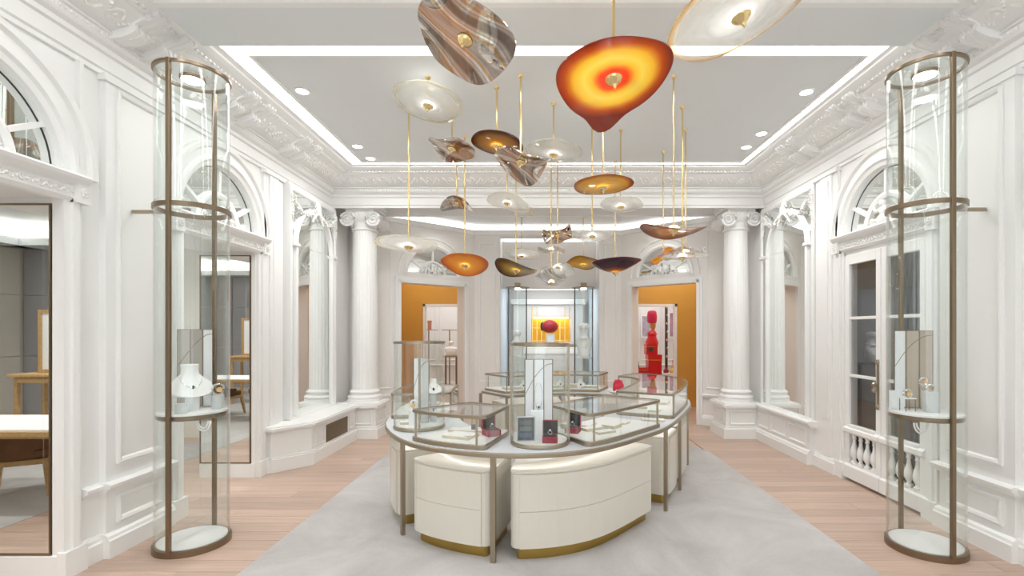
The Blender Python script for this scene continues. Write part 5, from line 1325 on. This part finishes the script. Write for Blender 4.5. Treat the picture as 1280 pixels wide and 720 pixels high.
A_TANG = art_glass('tangerine_glass', [(0,(.92,.66,.30)),(.3,(.88,.55,.10)),(.7,(.85,.42,.05)),(1,(.62,.20,.02))], [(0,.85),(1,.92)], streak=.35, R=.26)
A_BROWN = art_glass('honey_brown_glass', [(0,(.95,.70,.18)),(.3,(.72,.42,.10)),(.65,(.48,.27,.09)),(.85,(.20,.07,.02)),(1,(.10,.03,.01))], [(0,.8),(1,.92)], streak=.15, R=.26)
A_OLIVE = art_glass('olive_plum_glass', [(0,(.75,.60,.20)),(.4,(.52,.38,.06)),(.7,(.30,.17,.02)),(.9,(.07,.015,.02)),(1,(.05,.01,.02))], [(0,.8),(1,.95)], streak=.25, R=.30)
A_PLUM = art_glass('plum_glass', [(0,(.80,.50,.08)),(.3,(.45,.20,.05)),(.5,(.14,.03,.06)),(.8,(.06,.012,.04)),(1,(.22,.02,.03))], [(0,.9),(1,.96)], streak=.2, R=.33)
A_FLOW = art_glass('flowing_brown_glass', [(0,(.85,.40,.15)),(.3,(.60,.30,.12)),(.5,(.72,.50,.26)),(.7,(.45,.20,.08)),(1,(.30,.12,.06))], [(0,.7),(.6,.7),(1,.85)], streak=.9, R=.31)
A_GRN = art_glass('golden_green_glass', [(0,(.85,.62,.12)),(.7,(.70,.46,.06)),(1,(.40,.20,.02))], [(0,.8),(1,.9)], streak=.3, R=.32)
MB1 = marble_mirror('bronze_marbled_mirror', [(.62,.54,.48),(.50,.42,.36),(.66,.58,.52),(.72,.36,.08),(.62,.54,.48),(.97,.95,.92),(.55,.46,.40),(.70,.63,.57),(.30,.24,.20)], 4, metal=.92)
MB2 = marble_mirror('silver_marbled_glass', [(.8,.78,.74),(.5,.42,.34),(.95,.95,.93),(.25,.2,.16),(.9,.9,.88),(.6,.35,.15)], 9)
MB3 = marble_mirror('clear_marbled_glass', [(.9,.9,.88),(.95,.96,.96),(.4,.38,.34),(.95,.95,.95),(.7,.66,.6)], 8, clear=.55)
def pendant(n, pxx, pyy, Y, D, mat, tilt, roll, shape, label, zceil=3.853, host=None, dish=.05, sad=0., sadang=0., lobe=None, wave=0., hub=True, thick=.007, glow=True, bend=0.):
    X, Z = px(pxx, Y), pz(pyy, Y)
    t = host or thing('glass_disc_pendant', label, 'pendant lamp', (X, Y, Z), 'blown glass disc pendants')
    R = D/2; na, nr = 72, 16
    def pt(r, a, top):
        rr = R*r
        k = 1
        if lobe:
            for la, amp, pw in lobe: k += amp*max(0, math.cos(a+math.radians(la)))**pw*r*r
        k += .015*math.sin(3*a+n)*r+.012*math.sin(5*a+2*n)*r
        x, y = rr*k*math.cos(a), rr*k*math.sin(a)
        q = (rr/R)
        z = dish*q*q*(1 if dish >= 0 else 1) + sad*q*q*math.cos(2*(a-math.radians(sadang))) + wave*q*q*math.sin(3*a+n)*.8 + wave*q**3*math.sin(5*a-n)*.35 + bend*((x*math.cos(math.radians(sadang))+y*math.sin(math.radians(sadang)))/R)**2
        return (x, y, z+(thick if top else 0))
    m = M(); vs = []; fs = []
    for top in (0, 1):
        base = len(vs); vs.append(pt(0,0,top))
        for j in range(1, nr+1):
            for i in range(na): vs.append(pt(j/nr, 2*PI*i/na, top))
        for i in range(na):
            f = (base, base+1+i, base+1+(i+1)%na); fs.append(f if top else f[::-1])
        for j in range(nr-1):
            for i in range(na):
                a = base+1+j*na+i; b = base+1+j*na+(i+1)%na; f = (a, a+na, b+na, b); fs.append(f if top else f[::-1])
    o0 = 1+(nr-1)*na; o1 = 1+nr*na+1+(nr-1)*na
    for i in range(na): fs.append((o0+i, o0+(i+1)%na, o1+(i+1)%na, o1+i))
    m.add(vs, fs); o = m.build('glass_disc', mat, None, smooth=True, recalc=False)
    o.data.update()
    o.parent = t
    # tilt the lower face towards the shopfront, then roll about the view axis
    o.matrix_local = (Matrix.Translation(Vector((X,Y,Z))-t.location) if host else Matrix.Identity(4)) @ Matrix.Rotation(math.radians(roll), 4, 'Y') @ Matrix.Rotation(math.radians(-tilt), 4, 'X')
    m = M(); m.tube([(X,Y,Z+.005),(X,Y,zceil-.004 if not host else host.location.z)], .0085, 10); m.build('rod', BRASS, t, smooth=True)
    if not host: m = M(); m.lathe((X,Y,zceil), [(.001,-.022),(.012,-.022),(.024,-.010),(.026,0),(.001,0)], 18); m.build('ceiling_cap', BRASS, t, smooth=True)
    hs = min(1., D/.55)
    RM = (Matrix.Rotation(math.radians(roll), 3, 'Y') @ Matrix.Rotation(math.radians(-tilt), 3, 'X'))
    m = M(); m.lathe((X,Y,Z), [(.001,-.062*hs),(.007*hs,-.055*hs),(.012*hs,-.038*hs),(.030*hs,-.026*hs),(.046*hs,-.010*hs),(.048*hs,-.003),(.001,-.003)], 24, RM); m.build('finial', BRASS, t, smooth=True)
    m = M(); m.lathe((X,Y,Z), [(.0195,.030),(.034*hs,.030),(.05*hs,.018),(.05*hs,.012),(.0195,.012)], 24, RM); m.build('led_ring', PUCKM, t, smooth=True)
    m = M(); m.lathe((X,Y,Z), [(.010,.05),(.018,.045),(.018,.008),(.010,.008)], 18, RM); m.build('collar', BRASS, t, smooth=True)
    return t
ZV = 3.599
pendant(1, 581,50, 2.92,.60, MB1, 18,14,'', 'large bronze marbled mirror disc at the top left of the cluster', sad=.03, wave=.02, dish=.01)
pendant(2, 767,98, 2.55,.61, A_ORANGE, 10,-6,'', 'large orange and yellow disc with a pointed lobe at the top centre', dish=-.0, lobe=[(-92,.46,34),(-92,.06,4)], sad=.02)
pendant(3, 926,20, 2.30,.69, A_CLEARG, 4,-17,'', 'largest clear disc with golden rim cut off by the top edge', dish=.02)
pendant(4, 535,132, 4.30,.61, A_CLEAR, 8,6,'', 'clear milky disc at the left below the bronze mirror disc', dish=.03, lobe=[(250,.06,3)])
pendant(5, 565,186, 4.90,.48, MB1, 7,10,'', 'small bronze marbled disc below the left milky disc', sad=.03, wave=.025, dish=0)
pendant(6, 621,182, 4.48,.48, A_BROWN, 5,6,'', 'honey brown disc with dark rim left of centre', dish=.02, lobe=[(-60,.12,4)])
pendant(7, 651,203, 4.27,.50, MB1, 8,8,'', 'bronze and silver folded marbled disc overlapping the honey brown one', sad=.05, wave=.04, dish=0, lobe=[(-80,.2,6)])
pendant(8, 692,193, 4.80,.56, A_CLEAR, 4,4,'', 'clear white disc at the centre beside the folded marbled disc', dish=.02)
pendant(9, 571,253, 6.00,.40, MB1, 8,0,'', 'small bronze arched disc left of centre hanging below the marbled ones', bend=-.10, sadang=0, dish=0)
pendant(10, 634,254, 5.70,.48, A_CLEAR, 10,10,'', 'clear disc with a drooping right lobe below the honey brown disc', dish=.02, lobe=[(-25,.45,5)], bend=-.03)
pendant(11, 645,338, 6.00,.54, A_OLIVE, 12,10,'', 'dark-rimmed olive and plum disc above the front glass drum', sad=.04, sadang=30, dish=.02)
pendant(12, 581,332, 5.60,.50, A_TANG, 24,2,'', 'tangerine leaf-shaped disc over the left doorway', lobe=[(180,.12,8),(0,.10,8)], dish=.02, sad=.02)
pendant(13, 511,308, 4.85,.56, A_CLEAR, 8,2,'', 'clear disc farthest left in front of the left column', dish=.02, lobe=[(180,.22,3)])
pendant(14, 754,234, 4.40,.54, A_AMBER, 2,-2,'', 'flat amber disc under the large orange one', dish=.015)
pendant(15, 740,295, 5.08,.42, A_CLEAR, 12,2,'', 'small clear disc right of centre over the niche', dish=.02)
pendant(16, 776,258, 5.43,.46, A_CLEAR, 8,2,'', 'clear disc directly below the right half of the flat amber disc', dish=.02, lobe=[(-30,.15,4)])
pendant(17, 769,340, 6.44,.60, A_PLUM, 4,-3,'', 'dark plum bowl-shaped disc above the far counter at the right', dish=.13, lobe=[(0,.18,6)])
pendant(18, 829,322, 6.09,.34, A_TANG, 12,-25,'', 'little tangerine disc over the right doorway', dish=.02, wave=.03)
pendant(19, 842,287, 4.28,.58, A_FLOW, -3,2,'', 'streaky brown disc with raised left end at the right of the cluster', sad=.03, dish=-.02, lobe=[(180,.0,2)], bend=.02)
pendant(20, 853,321, 4.88,.50, A_CLEARG, -2,1,'', 'wide flat clear disc with gold edge below the streaky brown disc', dish=.01)
pendant(21, 857,316, 5.43,.44, MB3, 5,-4,'', 'clear marbled disc hanging behind the wide gold-edged clear disc', wave=.03, dish=.0)
t22 = pendant(22, 697,294, 6.45,.40, MB2, 22,-12,'', 'central pendant of silver marbled glass with a clear disc below it', wave=.05, dish=0, sad=.03)
pendant(24, 697,334, 6.45,.46, A_CLEAR, 16,0,'', '', dish=-.06, wave=.02, host=t22)
t23 = pendant(23, 689,313, 5.95,.34, MB3, 5,4,'', 'central pendant of two clear marbled discs, the lower one lowest of all', wave=.02, dish=0)
pendant(25, 689,354, 5.95,.40, MB3, 22,3,'', '', dish=.08, wave=.03, host=t23)
pendant(26, 729,331, 8.60,.62, A_GRN, 12,2,'', 'golden amber disc hanging near the back wall right of centre', ZV, dish=.03, wave=.02)
pendant(27, 652,320, 8.50,.60, A_CLEAR, 10,2,'', 'clear disc hanging near the back wall left of centre', ZV, dish=.03)

# ---- extra lamps of the ceiling (soft area lamps at the recessed coves, pointed down)
def area(name, loc, sx, sy, power, col=(1,.98,.95), rot=(0,0,0)):
    l = bpy.data.lights.new(name, 'AREA'); l.shape = 'RECTANGLE'; l.size = sx; l.size_y = sy; l.energy = power; l.color = col
    o = bpy.data.objects.new(name, l); C.objects.link(o); o.location = loc; o.rotation_euler = rot; return o
